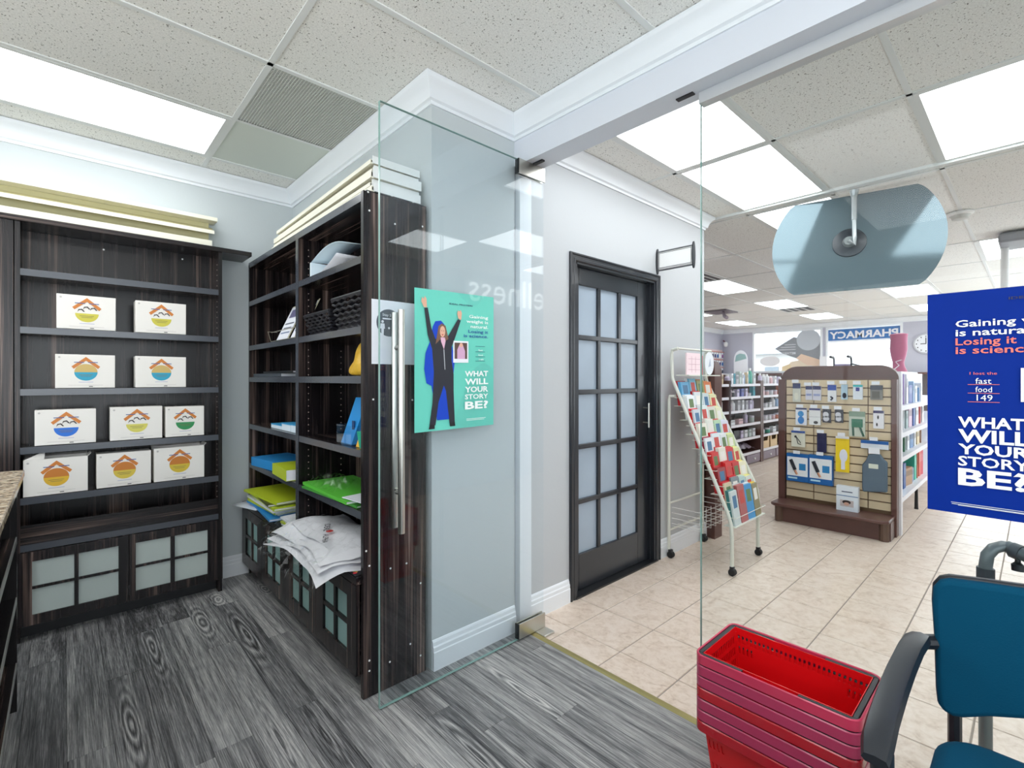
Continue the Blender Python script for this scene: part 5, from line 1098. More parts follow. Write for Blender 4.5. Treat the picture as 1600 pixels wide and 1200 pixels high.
SLAT = pmat('pale maple slat', (226, 206, 172), .45, var=(6, .12))
smesh = {}
for k in range(ns):
    for j in range(3):
        a, b = ycuts[j]+.004, ycuts[j+1]-.004; kk = j
        if kk not in smesh: p = part('slat', mk(-.006, .006, -(b-a)/2, (b-a)/2, -(dz-.011)/2, (dz-.011)/2), SLAT, gd, local=True); smesh[kk] = p.data
        else: p = bpy.data.objects.new('slat', smesh[kk]); COL.objects.link(p); p.parent = gd
        p.location = Vector((XS+.005, (a+b)/2, sl0+dz*(k+.5)))-WLD[gd.name]
part('base_shelf', MB().slab((0, 0, .150), (1,0,0), (0,1,0), [(XS-.002, YG0-.02), (XS-.002, YG1+.045), (XS-.25, YG1+.045), (XS-.285, YG1+.01), (XS-.285, YG0+.03), (XS-.25, YG0-.02)][::-1], .026), BR2, gd, bevel=.006)
part('kick_panel', mk(XS-.21, XS-.19, YG0+.03, YG1, 0, .149), BR2, gd)
for y in (YG0+.0, YG1-.03): part('fluted_corner', MB().lathe((XS-.205, y+.02, 0), [(.035, 0), (.035, .149)], 10), col(96, 74, 62), gd)
part('base_side', mk(XS-.19, XS+.05, YG0-.02, YG0+.0, 0, .149), BR2, gd); part('base_side', mk(XS-.19, XS+.05, YG1+.01, YG1+.03, 0, .149), BR2, gd)
part('white_edge_panel', mk(XS+.061, XS+.12, YG0-.05, YG1+.05, .0, 1.38), col(232, 230, 236), gd)
# ---- packs hanging on the slats: measured in the photograph on the plane x = XS
PX_ = XS-.035
def gp(x, y): return onx(PX_, 1210+x/8, 560+y/8)
def pack(nm, label, x0, y0, x1, y1, c, parts_=(), cat='package', th=.014, hook=True):
    a, b = gp(x0, y0), gp(x1, y1); ya_, yb_, zb, zt = min(a[1], b[1]), max(a[1], b[1]), min(a[2], b[2]), max(a[2], b[2]); zt = max(zt, zb+.03)
    t = thing(nm, label, cat, (PX_, (ya_+yb_)/2, zb)); w_, h_ = yb_-ya_, zt-zb
    part('card', mk(PX_-th/2, PX_+th/2, ya_, yb_, zb, zt), col(*c), t)
    for k, (pn, shape, u0, v0, u1, v1, cc, t_) in enumerate(parts_):    # u from the left of the picture (high y) to the right, v from the top
        yA, yB = yb_-w_*u0, yb_-w_*u1; zA, zB = zt-h_*v0, zt-h_*v1
        X0 = PX_-th/2-.0004
        if shape == 'r': part(pn, mk(X0-t_, X0, yB, yA, zB, zA), col(*cc), t)
        elif shape == 'e': part(pn, MB().slab((X0, (yA+yB)/2, (zA+zB)/2), (0,-1,0), (0,0,1), circ(0, 0, abs(yA-yB)/2, abs(zA-zB)/2, 16), -t_).xf(Matrix.Translation((-t_*0, 0, 0))), col(*cc), t)
        elif shape == 'l': part(pn, MB().tube([(X0-.003, yA, zA), (X0-.003, yB, zB)], t_, 6), col(*cc), t)
    if hook:
        yc = (ya_+yb_)/2
        part('hook', MB().tube([(XS, yc, zt+.022), (PX_-.05, yc, zt+.022)], .0028, 6), CHROME, t)
        part('price_tag', mk(PX_-.053, PX_-.050, yc-.030, yc+.026, zt+.004, zt+.034), PAPER, t)
    return t
NAVY = (38, 48, 100); DK_ = (40, 42, 60)
pack('tubing_pack', 'narrow clear pack with navy header, left end of the top slatwall row', 232, 310, 328, 545, (206, 208, 196), [('header', 'r', 0, 0, 1, .28, NAVY, .001), ('coil', 'e', .2, .5, .75, .9, (226, 226, 210), .002)])
pack('bandage_pack', 'navy headed pack left of its twin in the top slatwall row', 392, 345, 475, 520, (214, 214, 224), [('header', 'r', 0, 0, 1, .25, NAVY, .001), ('printed_patch', 'r', .1, .55, .9, .7, (150, 160, 200), .001)])
pack('bandage_pack', 'navy headed pack right of its twin in the top slatwall row', 483, 345, 585, 525, (214, 214, 224), [('header', 'r', 0, 0, 1, .25, NAVY, .001), ('printed_patch', 'r', .1, .55, .9, .7, (150, 160, 200), .001)])
pack('ring_pack', 'white pack with royal blue header and dark hook shaped item', 668, 330, 775, 545, (232, 234, 238), [('header', 'r', 0, 0, 1, .32, (20, 70, 170), .001), ('item', 'l', .35, .68, .62, .78, DK_, .007), ('item', 'l', .62, .78, .38, .9, DK_, .007)])
pack('dropper_pack', 'narrow pale blue blister with a black bulb', 835, 325, 915, 515, (180, 208, 226), [('bulb', 'e', .2, .55, .85, .92, (26, 30, 50), .012)])
pack('thermometer_pack', 'white pack with turquoise top and navy square', 985, 330, 1105, 515, (222, 230, 238), [('header', 'r', 0, 0, 1, .14, (40, 190, 196), .001), ('navy_square', 'r', .3, .18, .68, .42, (30, 44, 140), .004)])
pack('grey_brace_pack', 'smoky grey pack with dark header, right end of top slatwall row', 1200, 335, 1355, 520, (128, 126, 120), [('header', 'r', 0, 0, 1, .32, (62, 66, 80), .001), ('item', 'r', .15, .42, .75, .9, (90, 86, 78), .006)])
pack('massager_pack', 'white pack holding a glossy blue double ball', 268, 615, 405, 835, (226, 232, 242), [('header', 'r', 0, 0, 1, .1, NAVY, .001), ('ball', 'e', .2, .18, .75, .52, (30, 140, 206), .016), ('ball', 'e', .2, .5, .78, .94, (24, 120, 196), .018)])
pack('white_box', 'plain white hanging box right of the blue double ball', 440, 620, 580, 835, (230, 232, 232), [('header', 'r', 0, 0, 1, .12, (60, 66, 120), .001), ('fold', 'r', 0, .5, 1, .53, (190, 192, 196), .001), ('printed_item', 'e', .4, .76, .8, .94, (60, 60, 60), .001)], th=.03)
for k, x in enumerate((603, 757)):
    pack('insole_pack', 'black pack with pale figure eight pad, %s of two' % ('left', 'right')[k], x, 632+6*k, x+104, 805, (32, 34, 52), [('pad', 'e', .06, .2, .76, .62, (206, 208, 216), .004), ('pad', 'e', .1, .5, .8, .92, (206, 208, 216), .0045)])
pack('exercise_band', 'large pack with folded green slings', 935, 660, 1135, 985, (196, 204, 190), [('header', 'r', 0, .0, 1, .2, (126, 150, 130), .001), ('sling', 'r', .18, .3, .86, .62, (36, 112, 86), .01), ('sling_leg', 'l', .25, .6, .28, .97, (28, 84, 66), .008), ('sling_leg', 'l', .68, .6, .92, .97, (28, 84, 66), .008)])
pack('clip_box', 'white box with two small black items at the right of the second row', 1240, 650, 1370, 880, (228, 228, 234), [('header', 'r', 0, 0, 1, .14, (44, 44, 96), .001), ('item', 'e', .38, .26, .56, .48, (24, 26, 30), .006), ('item', 'e', .28, .68, .44, .88, (24, 26, 30), .006)], th=.03)
pack('earphone_pack', 'cream pack with dark wires under the blue double ball', 215, 897, 385, 1112, (222, 222, 206), [('header', 'r', 0, 0, 1, .14, (60, 90, 160), .001), ('wire', 'l', .35, .35, .5, .8, (60, 62, 66), .003), ('wire', 'l', .5, .8, .72, .84, (60, 62, 66), .003), ('wire', 'l', .4, .4, .7, .75, (60, 62, 66), .003), ('bud', 'e', .22, .3, .4, .45, (60, 62, 66), .008)])
pack('navy_pouch', 'tall narrow navy pouch without any card', 535, 930, 650, 1178, (28, 30, 76), [('seam', 'r', .1, .06, .9, .075, (60, 62, 110), .001)])
pack('yellow_pack', 'tall yellow pack with a white oval scoop', 768, 965, 938, 1430, (238, 206, 30), [('header', 'r', 0, 0, 1, .07, (230, 230, 232), .001), ('bowl', 'e', .28, .36, .88, .72, (222, 224, 236), .010), ('stem', 'r', .42, .6, .7, .92, (222, 224, 236), .009), ('band', 'r', 0, .1, 1, .11, (190, 160, 20), .001)])
def gq(x, y): return 8*x/7.5, 8*(y/7.5)+8*130            # second close-up -> first one's units
for k, (x0, x1) in enumerate(((152, 408), (412, 690))):
    a = gq(x0, 128+18*k); b = gq(x1, 480+40*k)
    pack('cold_wrap_box', 'blue and white arm wrap box, %s of the pair above the base shelf' % ('left', 'right')[k], a[0], a[1], b[0], b[1], (16, 96, 168), [('white_face', 'r', .04, .12, .97, .80, (232, 236, 240), .001), ('sleeve', 'l', .2, .22, .40, .58, (30, 34, 44), .016), ('hand', 'l', .40, .6, .5, .74, (206, 150, 120), .010), ('inset_picture', 'r', .58, .34, .88, .58, (40, 130, 190), .0015), ('red_mark', 'e', .06, .56, .22, .70, (150, 40, 60), .0015), ('printed_word', 'r', .08, .85, .5, .91, (180, 220, 240), .001)], th=.05)
a, b = gq(1015, 0), gq(1340, 100); pack('support_header', 'wide white and blue header card above the grey water bag', a[0], a[1]-25, b[0], b[1], (222, 228, 236), [('blue_band', 'r', 0, .0, 1, .4, (24, 90, 160), .001)])
# grey hot-water-bag
t = thing('water_bag', 'large ribbed slate grey hot water bag on the right of the slatwall', 'bag', (PX_-.02, .95, .42))
q0 = [gq(*p) for p in ((1115, 140), (1250, 140), (1290, 200), (1335, 240), (1335, 590), (1050, 580), (1038, 540), (1040, 260), (1085, 210))]
pp = [gp(*p) for p in q0]; part('bag_body', MB().slab((PX_-.012, 0, 0), (0,1,0), (0,0,1), [(p[1], p[2]) for p in pp], -.03), col(88, 106, 122, .5), t, bevel=.010)
a, b = gp(*gq(1118, 60)), gp(*gq(1248, 142)); part('neck_tag', mk(PX_-.05, PX_-.046, b[1], a[1], b[2], a[2]), PAPER, t)
a, b = gp(*gq(1118, 250)), gp(*gq(1230, 315)); part('label', mk(PX_-.0445, PX_-.043, b[1], a[1], b[2], a[2]), col(214, 220, 206), t)
# box standing on the base shelf
a = onx(XS-.13, 1210+725/7.5, 690+510/7.5); b = onx(XS-.13, 1210+1000/7.5, 690+795/7.5)
t = thing('mask_box', 'white and pale blue box standing on the base shelf of the end display', 'box', (XS-.11, (a[1]+b[1])/2, .1765)); z0 = .1765; z1 = a[2]
part('box_body', mk(XS-.13, XS-.075, b[1]+.012, a[1], z0, z1), col(228, 236, 244), t); w_ = a[1]-b[1]-.012
part('printed_line', mk(XS-.131, XS-.1301, b[1]+.012, a[1], z0+(z1-z0)*.60, z0+(z1-z0)*.63), col(60, 110, 160), t); part('printed_picture', mk(XS-.131, XS-.1301, a[1]-w_*.8, a[1]-w_*.18, z0+(z1-z0)*.18, z0+(z1-z0)*.44), col(200, 190, 190), t)
part('printed_hair', MB().slab((XS-.1315, a[1]-w_*.48, z0+(z1-z0)*.36), (0,-1,0), (0,0,1), circ(0, 0, w_*.2, w_*.11, 14), -.0004), col(40, 28, 26), t); part('printed_face', MB().slab((XS-.1322, a[1]-w_*.48, z0+(z1-z0)*.29), (0,-1,0), (0,0,1), circ(0, 0, w_*.13, w_*.09, 14), -.0004), col(214, 170, 150), t)
part('printed_word', mk(XS-.131, XS-.1301, a[1]-w_*.75, a[1]-w_*.25, z0+(z1-z0)*.76, z0+(z1-z0)*.80), col(70, 80, 110), t)
# ================================================================ GONDOLA behind the end display
SHW_ = pmat('white shelf board', (226, 226, 232), .35); gz = (1.08, .84, .625, .27); GX0, GX1, GYF = 5.26, 9.6, .80
t = thing('gondola_shelving', 'white metal aisle shelving running away behind the end display', 'shelf', (7.4, 1.2, 0))
part('core_panel', mk(GX0, GX1, 1.18, 1.22, .05, 1.40), col(224, 222, 230), t)
SHW = pmat('white shelf metal', (226, 226, 232), .35)
for z in gz:
    for s_ in range(4):
        a = GX0+(GX1-GX0)*s_/4; b = GX0+(GX1-GX0)*(s_+1)/4
        s = part('shelf', mk(a+.003, b-.003, GYF+.012, 1.18, z-.022, z), SHW, t); part('price_rail', mk(a+.003, b-.003, GYF, GYF+.012, z-.036, z+.006), WSH, s)
part('base_plinth', mk(GX0, GX1, 1.05, 1.18, 0, .23), col(206, 204, 212), t)
for k in range(5): part('shelf_foot', MB().lathe((GX0+.06+k*(GX1-GX0-.12)/4, GYF+.03, 0), [(.018, 0), (.016, .02), (.012, .234)], 8), BLACK, t)
part('top_board', mk(6.3, 7.3, .94, 1.179, 1.384, 1.40), SHW_, t)
part('back_shelving', mk(GX0, GX1, 1.221, 1.6, 0, .27), SHW, t)
cols_g = {0: [(W_, .10, .28), ((110, 70, 150), .11, .26), ((214, 206, 226), .09, .29), ((110, 70, 150), .13, .29), (W_, .10, .29), ((90, 100, 160), .12, .18), (LB_, .08, .22), (W_, .09, .17), ((90, 140, 190), .1, .15), (W_, .1, .2)],
          1: [((130, 80, 150), .12, .18), (W_, .10, .15), (BLK, .09, .17), (W_, .10, .19), ((150, 170, 170), .12, .17), ((220, 190, 206), .11, .2), ((30, 80, 160), .14, .19), (W_, .12, .18), ((200, 60, 60), .12, .19), (W_, .1, .2)],
          2: [(W_, .12, .15), (LB_, .1, .14), ((60, 120, 90), .13, .17), ((60, 120, 90), .13, .17), (W_, .12, .16), ((120, 150, 190), .11, .16), (W_, .13, .15), (TN_, .12, .15), ((150, 110, 90), .12, .16)],
          3: [((70, 150, 200), .11, .22), ((60, 140, 196), .11, .24), (W_, .11, .22), ((60, 140, 190), .12, .25), ((30, 80, 150), .13, .24), ((176, 140, 110), .26, .17), ((120, 140, 170), .15, .14), ((60, 176, 150), .10, .27), ((216, 110, 80), .11, .27), ((206, 90, 70), .11, .27), ((200, 60, 80), .11, .27)]}
NM = {(110, 70, 150): 'purple', (214, 206, 226): 'lilac white', (90, 100, 160): 'slate blue', (90, 140, 190): 'sky blue', (130, 80, 150): 'violet', (150, 170, 170): 'grey green', (220, 190, 206): 'rose', (30, 80, 160): 'deep blue', (200, 60, 60): 'red', (60, 120, 90): 'dark green', (120, 150, 190): 'dusty blue', (150, 110, 90): 'brown', (70, 150, 200): 'azure', (60, 140, 196): 'azure', (60, 140, 190): 'azure', (30, 80, 150): 'deep blue', (176, 140, 110): 'cardboard', (120, 140, 170): 'steel blue', (60, 176, 150): 'sea green', (216, 110, 80): 'orange', (206, 90, 70): 'coral', (200, 60, 80): 'crimson'}
GS = ('top', 'second', 'third', 'bottom')
for k, L in cols_g.items():
    x = GX0+.05
    for i, (c, w_, h_) in enumerate(L):
        nm = NM.get(c) or CN.get(c); h_ = min(h_, (gz[k-1]-.03-gz[k]) if k else .4)
        pbox('product_box', '%s box, %s from near end on the %s shelf of the aisle shelving' % (nm, ORD[i], GS[k]), x+w_/2, GYF+.13, gz[k], w_*.92, .14, h_, col(*c), col(*[int(v*.7+60) for v in c] if sum(c) < 400 else [int(v*.75) for v in c]), None, .12*((i*3 % 5)-2)*.4); x += w_+.075 if k != 3 else w_+.03
# pink leg form
lp = onx(6.7, 1408, 583)
t = thing('leg_form', 'pink leg shaped stocking form standing on top of the aisle shelving', 'leg form', (lp[0], lp[1], 1.402))
f_ = MB(); prof = [(.075, 0, .00), (.07, .0, .02), (.055, .0, .05), (.050, .01, .10), (.066, .008, .17), (.078, .004, .25), (.074, 0, .32), (.076, 0, .38), (.080, 0, .41), (.045, 0, .42)]
Lx, Ly = lp[0], 1.02
n = 14
for r, dx, z in prof: f_.v += [(Lx+dx+r*.8*math.cos(2*math.pi*i/n), Ly+r*math.sin(2*math.pi*i/n)+dx*.5, 1.401+z) for i in range(n)]
for i in range(len(prof)-1):
    for k in range(n): k2 = (k+1) % n; f_.f.append((i*n+k, i*n+k2, (i+1)*n+k2, (i+1)*n+k)); f_.m.append(0)
f_.f += [tuple(range(n))[::-1], tuple((len(prof)-1)*n+k for k in range(n))]; f_.m += [0, 0]
part('stocking', f_, col(178, 84, 120, .45), t, sm=True); part('printed_wave', MB().tube([(Lx-.062, Ly+.03, 1.43), (Lx-.052, Ly-.01, 1.47), (Lx-.060, Ly+.02, 1.51), (Lx-.045, Ly-.03, 1.53)], .004, 6), PAPER, t)
# wheelchair behind the end display
t = thing('wheelchair', 'folded purple grey wheelchair whose push handles rise above the display', 'wheelchair', (9.0, 2.07, 0))
for y in (1.955, 2.185):
    part('back_tube', MB().tube([(9.0, y, .5), (9.0, y, 1.62), (8.97, y, 1.66), (8.86, y, 1.665)], .014, 8), DSTEEL, t, sm=True); part('handgrip', MB().tube([(8.93, y, 1.665), (8.80, y, 1.668)], .02, 8), BLACK, t)
    part('wheel', MB().tube([(9.0+.29*math.cos(a*math.pi/12), y+.05*(1 if y > 2 else -1), .305+.29*math.sin(a*math.pi/12)) for a in range(25)], .014, 6), RUB, t)
part('backrest', mk(8.99, 9.01, 1.965, 2.175, 1.1, 1.56), col(150, 140, 176), t); part('seat', mk(8.6, 9.0, 1.965, 2.175, .5, .53), col(90, 84, 110), t)
part('armrest', MB().tube([(9.0, 1.95, 1.56), (9.0, 1.82, 1.52), (9.0, 1.78, 1.40), (9.0, 1.78, .6)], .012, 8), DSTEEL, t, sm=True)
# clock
ck = onx(XF-.03, 1447, 537)
t = thing('wall_clock', 'white round clock on the far wall, half behind the blue poster', 'clock', (XF-.02, ck[1], ck[2]-.2))
part('rim', MB().tube([(XF-.001, ck[1], ck[2]), (XF-.04, ck[1], ck[2])], .21, 32), col(190, 192, 198), t); part('face', MB().tube([(XF-.041, ck[1], ck[2]), (XF-.046, ck[1], ck[2])], .185, 32), PAPER, t)
hm = MB().box(XF-.05, XF-.047, ck[1]-.008, ck[1]+.008, ck[2], ck[2]+.13).box(XF-.05, XF-.0475, ck[1], ck[1]+.09, ck[2]-.008, ck[2]+.008); part('hands', hm, BLACK, t)
nk = MB()
for k in range(12): a = k*math.pi/6; nk.box(XF-.0495, XF-.0465, ck[1]+.155*math.sin(a)-.01, ck[1]+.155*math.sin(a)+.01, ck[2]+.155*math.cos(a)-.012, ck[2]+.155*math.cos(a)+.012)
part('hour_mark', nk, col(90, 92, 98), t)
# banner with the mirrored word, seen from behind
t = thing('window_banner', 'blue and white pharmacy banner in the right shop window, seen mirrored', 'sign', (XF+.03, 2.70, 2.24))
q0, q1 = onx(XF+.03, 1291, 533), onx(XF+.03, 1409, 510); by0, by1 = q1[1], q0[1]; bz0, bz1 = 2.235, 2.49
part('white_panel', mk(XF+.028, XF+.034, by0-.06, by1, bz0-.04, WZ1-.05), col(236, 240, 246), t)
part('blue_band', mk(XF+.022, XF+.0279, by0, by1-.01, bz0, bz1), col(24, 104, 176), t)
fit('letter', t, PAPER, ('PHARMACY', .03, 1.1), (XF+.020, by0+.06, bz0+.045), (0, 1, 0), (0, 0, 1), (by1-by0)-.13, (bz1-bz0)*.64, 'l')
# window decals on the left window
t = thing('window_decal', 'round pale sticker and mirrored lettering on the left shop window', 'decal', (XF+.03, 4.0, 1.7))
def wd(px, py, k=0): q = onx(XF+.034-.002*k, px, py); return q[1], q[2]
c_ = wd(1263, 531); part('dark_field', MB().slab((XF+.034, 0, 0), (0,1,0), (0,0,1), [wd(*p) for p in ((1211, 545), (1240, 527), (1284, 533), (1284, 572), (1262, 566), (1222, 552))], .002), pmat('grey film', (136, 140, 146), .5), t)
part('round_sticker', MB().slab((XF+.03, c_[0], c_[1]), (0,1,0), (0,0,1), circ(0, 0, .26, .26, 24), .002), col(190, 196, 204), t)
c_ = wd(1203, 564.5); part('oval_sticker', MB().slab((XF+.03, c_[0], c_[1]), (0,1,0), (0,0,1), circ(0, 0, .24, .13, 24), .002), col(240, 238, 240), t)
for k, L in enumerate((((1222, 573), (1238, 567), (1250, 585), (1220, 590)), ((1234, 566), (1262, 560), (1268, 585), (1240, 585)), ((1244, 560), (1252, 553), (1284, 563), (1284, 574), (1262, 571)))):
    part('peach_shape', MB().slab((XF+.032-.002*k, 0, 0), (0,1,0), (0,0,1), [wd(*p) for p in L], .0015), col(*((238, 214, 170), (240, 222, 196), (238, 206, 180))[k]), t)
for k, (py, x0, x1) in enumerate(((539, 1226, 1243), (543, 1220, 1243), (547, 1216, 1243))): a, b = wd(x0, py, 1), wd(x1, py, 1); part('printed_line', mk(XF+.0305, XF+.033, b[0], a[0], a[1]-.012, a[1]+.012), col(196, 198, 206), t)
a = wd(1243, 553.5, 1); fit('letter', t, PAPER, ('METABOLIC', .01, 1.1), (XF+.028, a[0], a[1]), (0, 1, 0), (0, 0, 1), .42, .06, 'l')
# leaflet stand on the sill
solo('acrylic_stand', mk(13.2, 13.34, 3.35, 3.50, 1.47, 1.86), col(226, 226, 230), 'pale leaflet stand at the mullion between the shop windows', 'stand')
solo('window_ledge', mk(13.15, 13.369, 1.2, 5.1, 1.42, 1.469), BR2, 'brown ledge under the far shop windows', 'ledge')
# ================================================================ OUTSIDE
st('ground', mk(XF+.2, 90, -50, 60, -.35, -.25), col(176, 176, 174, .9))
t = thing('house', 'grey hip roofed building across the road, beyond the left window', 'building', (36, 10.5, -.25))
part('walls', mk(33, 41, 8.2, 13.5, -.25, 2.9), col(196, 194, 192), t)
part('roof', MB().add([(32.4, 7.6, 2.9), (41.6, 7.6, 2.9), (41.6, 14.1, 2.9), (32.4, 14.1, 2.9), (36, 10.2, 4.6), (38, 10.2, 4.6), (38, 11.4, 4.6), (36, 11.4, 4.6)], [(0,1,5,4), (1,2,6,5), (2,3,7,6), (3,0,4,7), (4,5,6,7), (0,3,2,1)]), col(136, 140, 150), t)
for y in (9.2, 11.0, 12.5): part('window', mk(32.95, 33, y, y+.8, 1.0, 2.1), col(120, 130, 140), t)
t = thing('low_building', 'long low grey roofed building beyond the right window', 'building', (44, 5, -.25))
part('walls', mk(42, 50, -6, 9.5, -.25, 3.0), col(206, 206, 206), t); part('roof', MB().add([(41.4, -7, 3.0), (50.6, -7, 3.0), (50.6, 10, 3.0), (41.4, 10, 3.0), (46, -5, 4.6), (46, 7.6, 4.2)], [(0,4,5,3), (1,2,5,4), (0,1,4), (3,5,2), (0,3,2,1)]), col(156, 160, 168), t)
t = thing('white_truck', 'white box truck parked outside the right window', 'vehicle', (22, 3.2, -.25))
part('cargo_box', mk(21, 23.4, .9, 5.4, .35, 2.36), col(232, 236, 240), t, bevel=.05); part('cab', mk(21.1, 23.3, -.7, .86, .35, 2.0), col(222, 228, 234), t, bevel=.15)
part('windshield', mk(21.05, 21.099, -.5, .5, 1.2, 1.8), col(90, 100, 110), t)
for y in (0, 4.4): part('wheel', MB().tube([(20.98, y, .2), (21.3, y, .2)], .44, 20), RUB, t)
part('seam', MB().box(20.99, 20.999, 2.3, 2.32, .4, 2.3).box(20.99, 20.999, 3.8, 3.82, .4, 2.3), col(170, 176, 180), t)
# ================================================================ RED SHOPPING BASKETS (stack)
RED = pmat('glossy red plastic', (206, 16, 22), .22, coat=.3)
BXc, BYc = 1.620, .523; Wt, Lt, Wb, Lb, Hb = .240, .396, .195, .340, .235      # inner top / bottom sizes (x, y) and height
def basket(z, label, rimm):
    t = thing('shopping_basket', label, 'basket', (BXc, BYc, z), group=None)
    mb = MB()
    def wall(p0, p1, q0, q1, nx, nz, holes):          # bottom edge p0-p1, top edge q0-q1
        p0, p1, q0, q1 = map(Vector, (p0, p1, q0, q1)); b = len(mb.v)
        zs = [0]; 
        for k in range(nz): zs.append((k+1)/nz)
        for k in range(nz+1):
            for i in range(nx+1):
                u, v = i/nx, zs[k]; mb.v.append(tuple((p0*(1-u)+p1*u)*(1-v)+(q0*(1-u)+q1*u)*v))
        for k in range(nz):
            for i in range(nx):
                if holes(i, k): continue
                a = b+k*(nx+1)+i; mb.f.append((a, a+1, a+nx+2, a+nx+1)); mb.m.append(0)
    x0b, x1b, y0b, y1b = -Wb/2, Wb/2, -Lb/2, Lb/2; x0t, x1t, y0t, y1t = -Wt/2, Wt/2, -Lt/2, Lt/2
    def lh(i, k):       # long sides: slots near both ends and a row under the rim
        if k in (0, 19): return False
        slot = i % 2 == 1
        ends = (i < 8 or i > 48)
        if not slot: return False
        if k % 3 == 0 or k in (10, 11): return False
        if ends: return k > 2
        return k >= 16
    def shh(i, k): return i % 2 == 1 and 3 < k < 18 and k % 3 != 0 and 2 < i < 33
    wall((x1b, y0b, 0), (x1b, y1b, 0), (x1t, y0t, Hb), (x1t, y1t, Hb), 57, 20, lh); wall((x0b, y0b, 0), (x0b, y1b, 0), (x0t, y0t, Hb), (x0t, y1t, Hb), 57, 20, lh)
    wall((x0b, y1b, 0), (x1b, y1b, 0), (x0t, y1t, Hb), (x1t, y1t, Hb), 35, 20, shh); wall((x0b, y0b, 0), (x1b, y0b, 0), (x0t, y0t, Hb), (x1t, y0t, Hb), 35, 20, shh)
    mb.add([(x0b, y0b, 0), (x1b, y0b, 0), (x1b, y1b, 0), (x0b, y1b, 0)], [(0,3,2,1)])
    o = part('basket_body', mb, RED, t, local=True); q_ = o.modifiers.new('thick', 'SOLIDIFY'); q_.thickness = .002; q_.offset = 0
    # rim: rounded rectangle band with a lip
    def ring_(o_): return rrect(x0t-o_, x1t+o_, y0t-o_, y1t+o_, .012+o_*.8, 5)
    rm = MB(); P = [ring_(-.001), ring_(.016), ring_(.0175), ring_(.021), ring_(.0235), ring_(.0235), ring_(.021)]; Z = [Hb-.015, Hb-.016, Hb+.001, Hb+.003, Hb, Hb-.0275, Hb-.029]; n = len(P[0])
    for pr, zz in zip(P, Z): rm.v += [(a, b, zz) for a, b in pr]
    for i in range(len(P)-1):
        for k in range(n): k2 = (k+1) % n; rm.f.append((i*n+k, i*n+k2, (i+1)*n+k2, (i+1)*n+k)); rm.m.append(0)
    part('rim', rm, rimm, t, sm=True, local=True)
    for s_ in (-1, 1):
        ye = s_*(Lt/2+.015); ym = s_*.075; xa = Wt/2+.0085; H = MB()
        for x in (-xa, xa): H.box(x-.0055, x+.0055, min(ym, ye), max(ym, ye), Hb-.0145, Hb+.0005)
        H.box(-xa+.0055, xa-.0055, min(ye, ye-s_*.013), max(ye, ye-s_*.013), Hb-.0145, Hb+.0005); part('handle', H, BLACK, t, bevel=.002, local=True)
    return t
NB_ = 7; zr = .2125; dzb = .0352
bnames = ['topmost red basket of the stack, open, with folded black handles', 'red basket directly under the topmost in the stack', 'third red basket from the top of the stack', 'fourth basket from the top, the deep red middle one of the stack', 'fifth red basket from the top of the stack', 'second lowest red basket of the stack', 'lowest red basket standing on the floor under the stack']
FADE = pmat('red plastic with pink glare in colour', (196, 50, 84), .3, coat=.3, var=(7, .15)); FADE2 = pmat('red plastic with rose glare in colour', (176, 48, 88), .3, coat=.3, var=(7, .15)); DEEP = pmat('deep red plastic', (176, 8, 30), .22, coat=.3)  # pinkish tones put the glare on the red rims into their colour
b0 = basket(zr, bnames[0], FADE)  # FADE: red with the pink glare in its colour
KIDS = {}
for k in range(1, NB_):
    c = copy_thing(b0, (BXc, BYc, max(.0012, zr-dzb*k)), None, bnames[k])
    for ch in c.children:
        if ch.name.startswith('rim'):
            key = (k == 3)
            ch.data = ch.data.copy(); ch.data.materials[0] = DEEP if k == 3 else (FADE2 if k < 5 else DEEP if k == 6 else FADE2)  # FADE2: red with the rose glare in its colour
# ================================================================ TEAL CHAIR
TEALF = pmat('teal blue upholstery', (0, 70, 98), .85, spec=.15, bump=(260, .12)); CB = pmat('black moulded plastic', (28, 32, 38), .38)
cx_, cyc = 1.36, -.115
ch = thing('office_chair', 'teal upholstered armchair with black curved armrests beside the baskets', 'chair', (cx_, cyc, 0))
def seatpoly(x0, x1, y0, y1, r): return rrect(x0, x1, y0, y1, r, 6)
part('seat', MB().slab((0, 0, .395), (1,0,0), (0,1,0), seatpoly(1.13, 1.60, -.375, .165, .09), .065), TEALF, ch, bevel=.026, seg=4)
part('seat_pan', MB().slab((0, 0, .372), (1,0,0), (0,1,0), seatpoly(1.15, 1.59, -.36, .15, .08), .022), CB, ch)
half = [(0, .566), (.06, .560), (.13, .545), (.19, .520), (.235, .494), (.255, .488), (.274, .492), (.283, .506), (.286, .54), (.289, .66), (.294, .755), (.292, .795), (.280, .815), (.262, .824), (.20, .832), (.10, .842), (0, .846)]
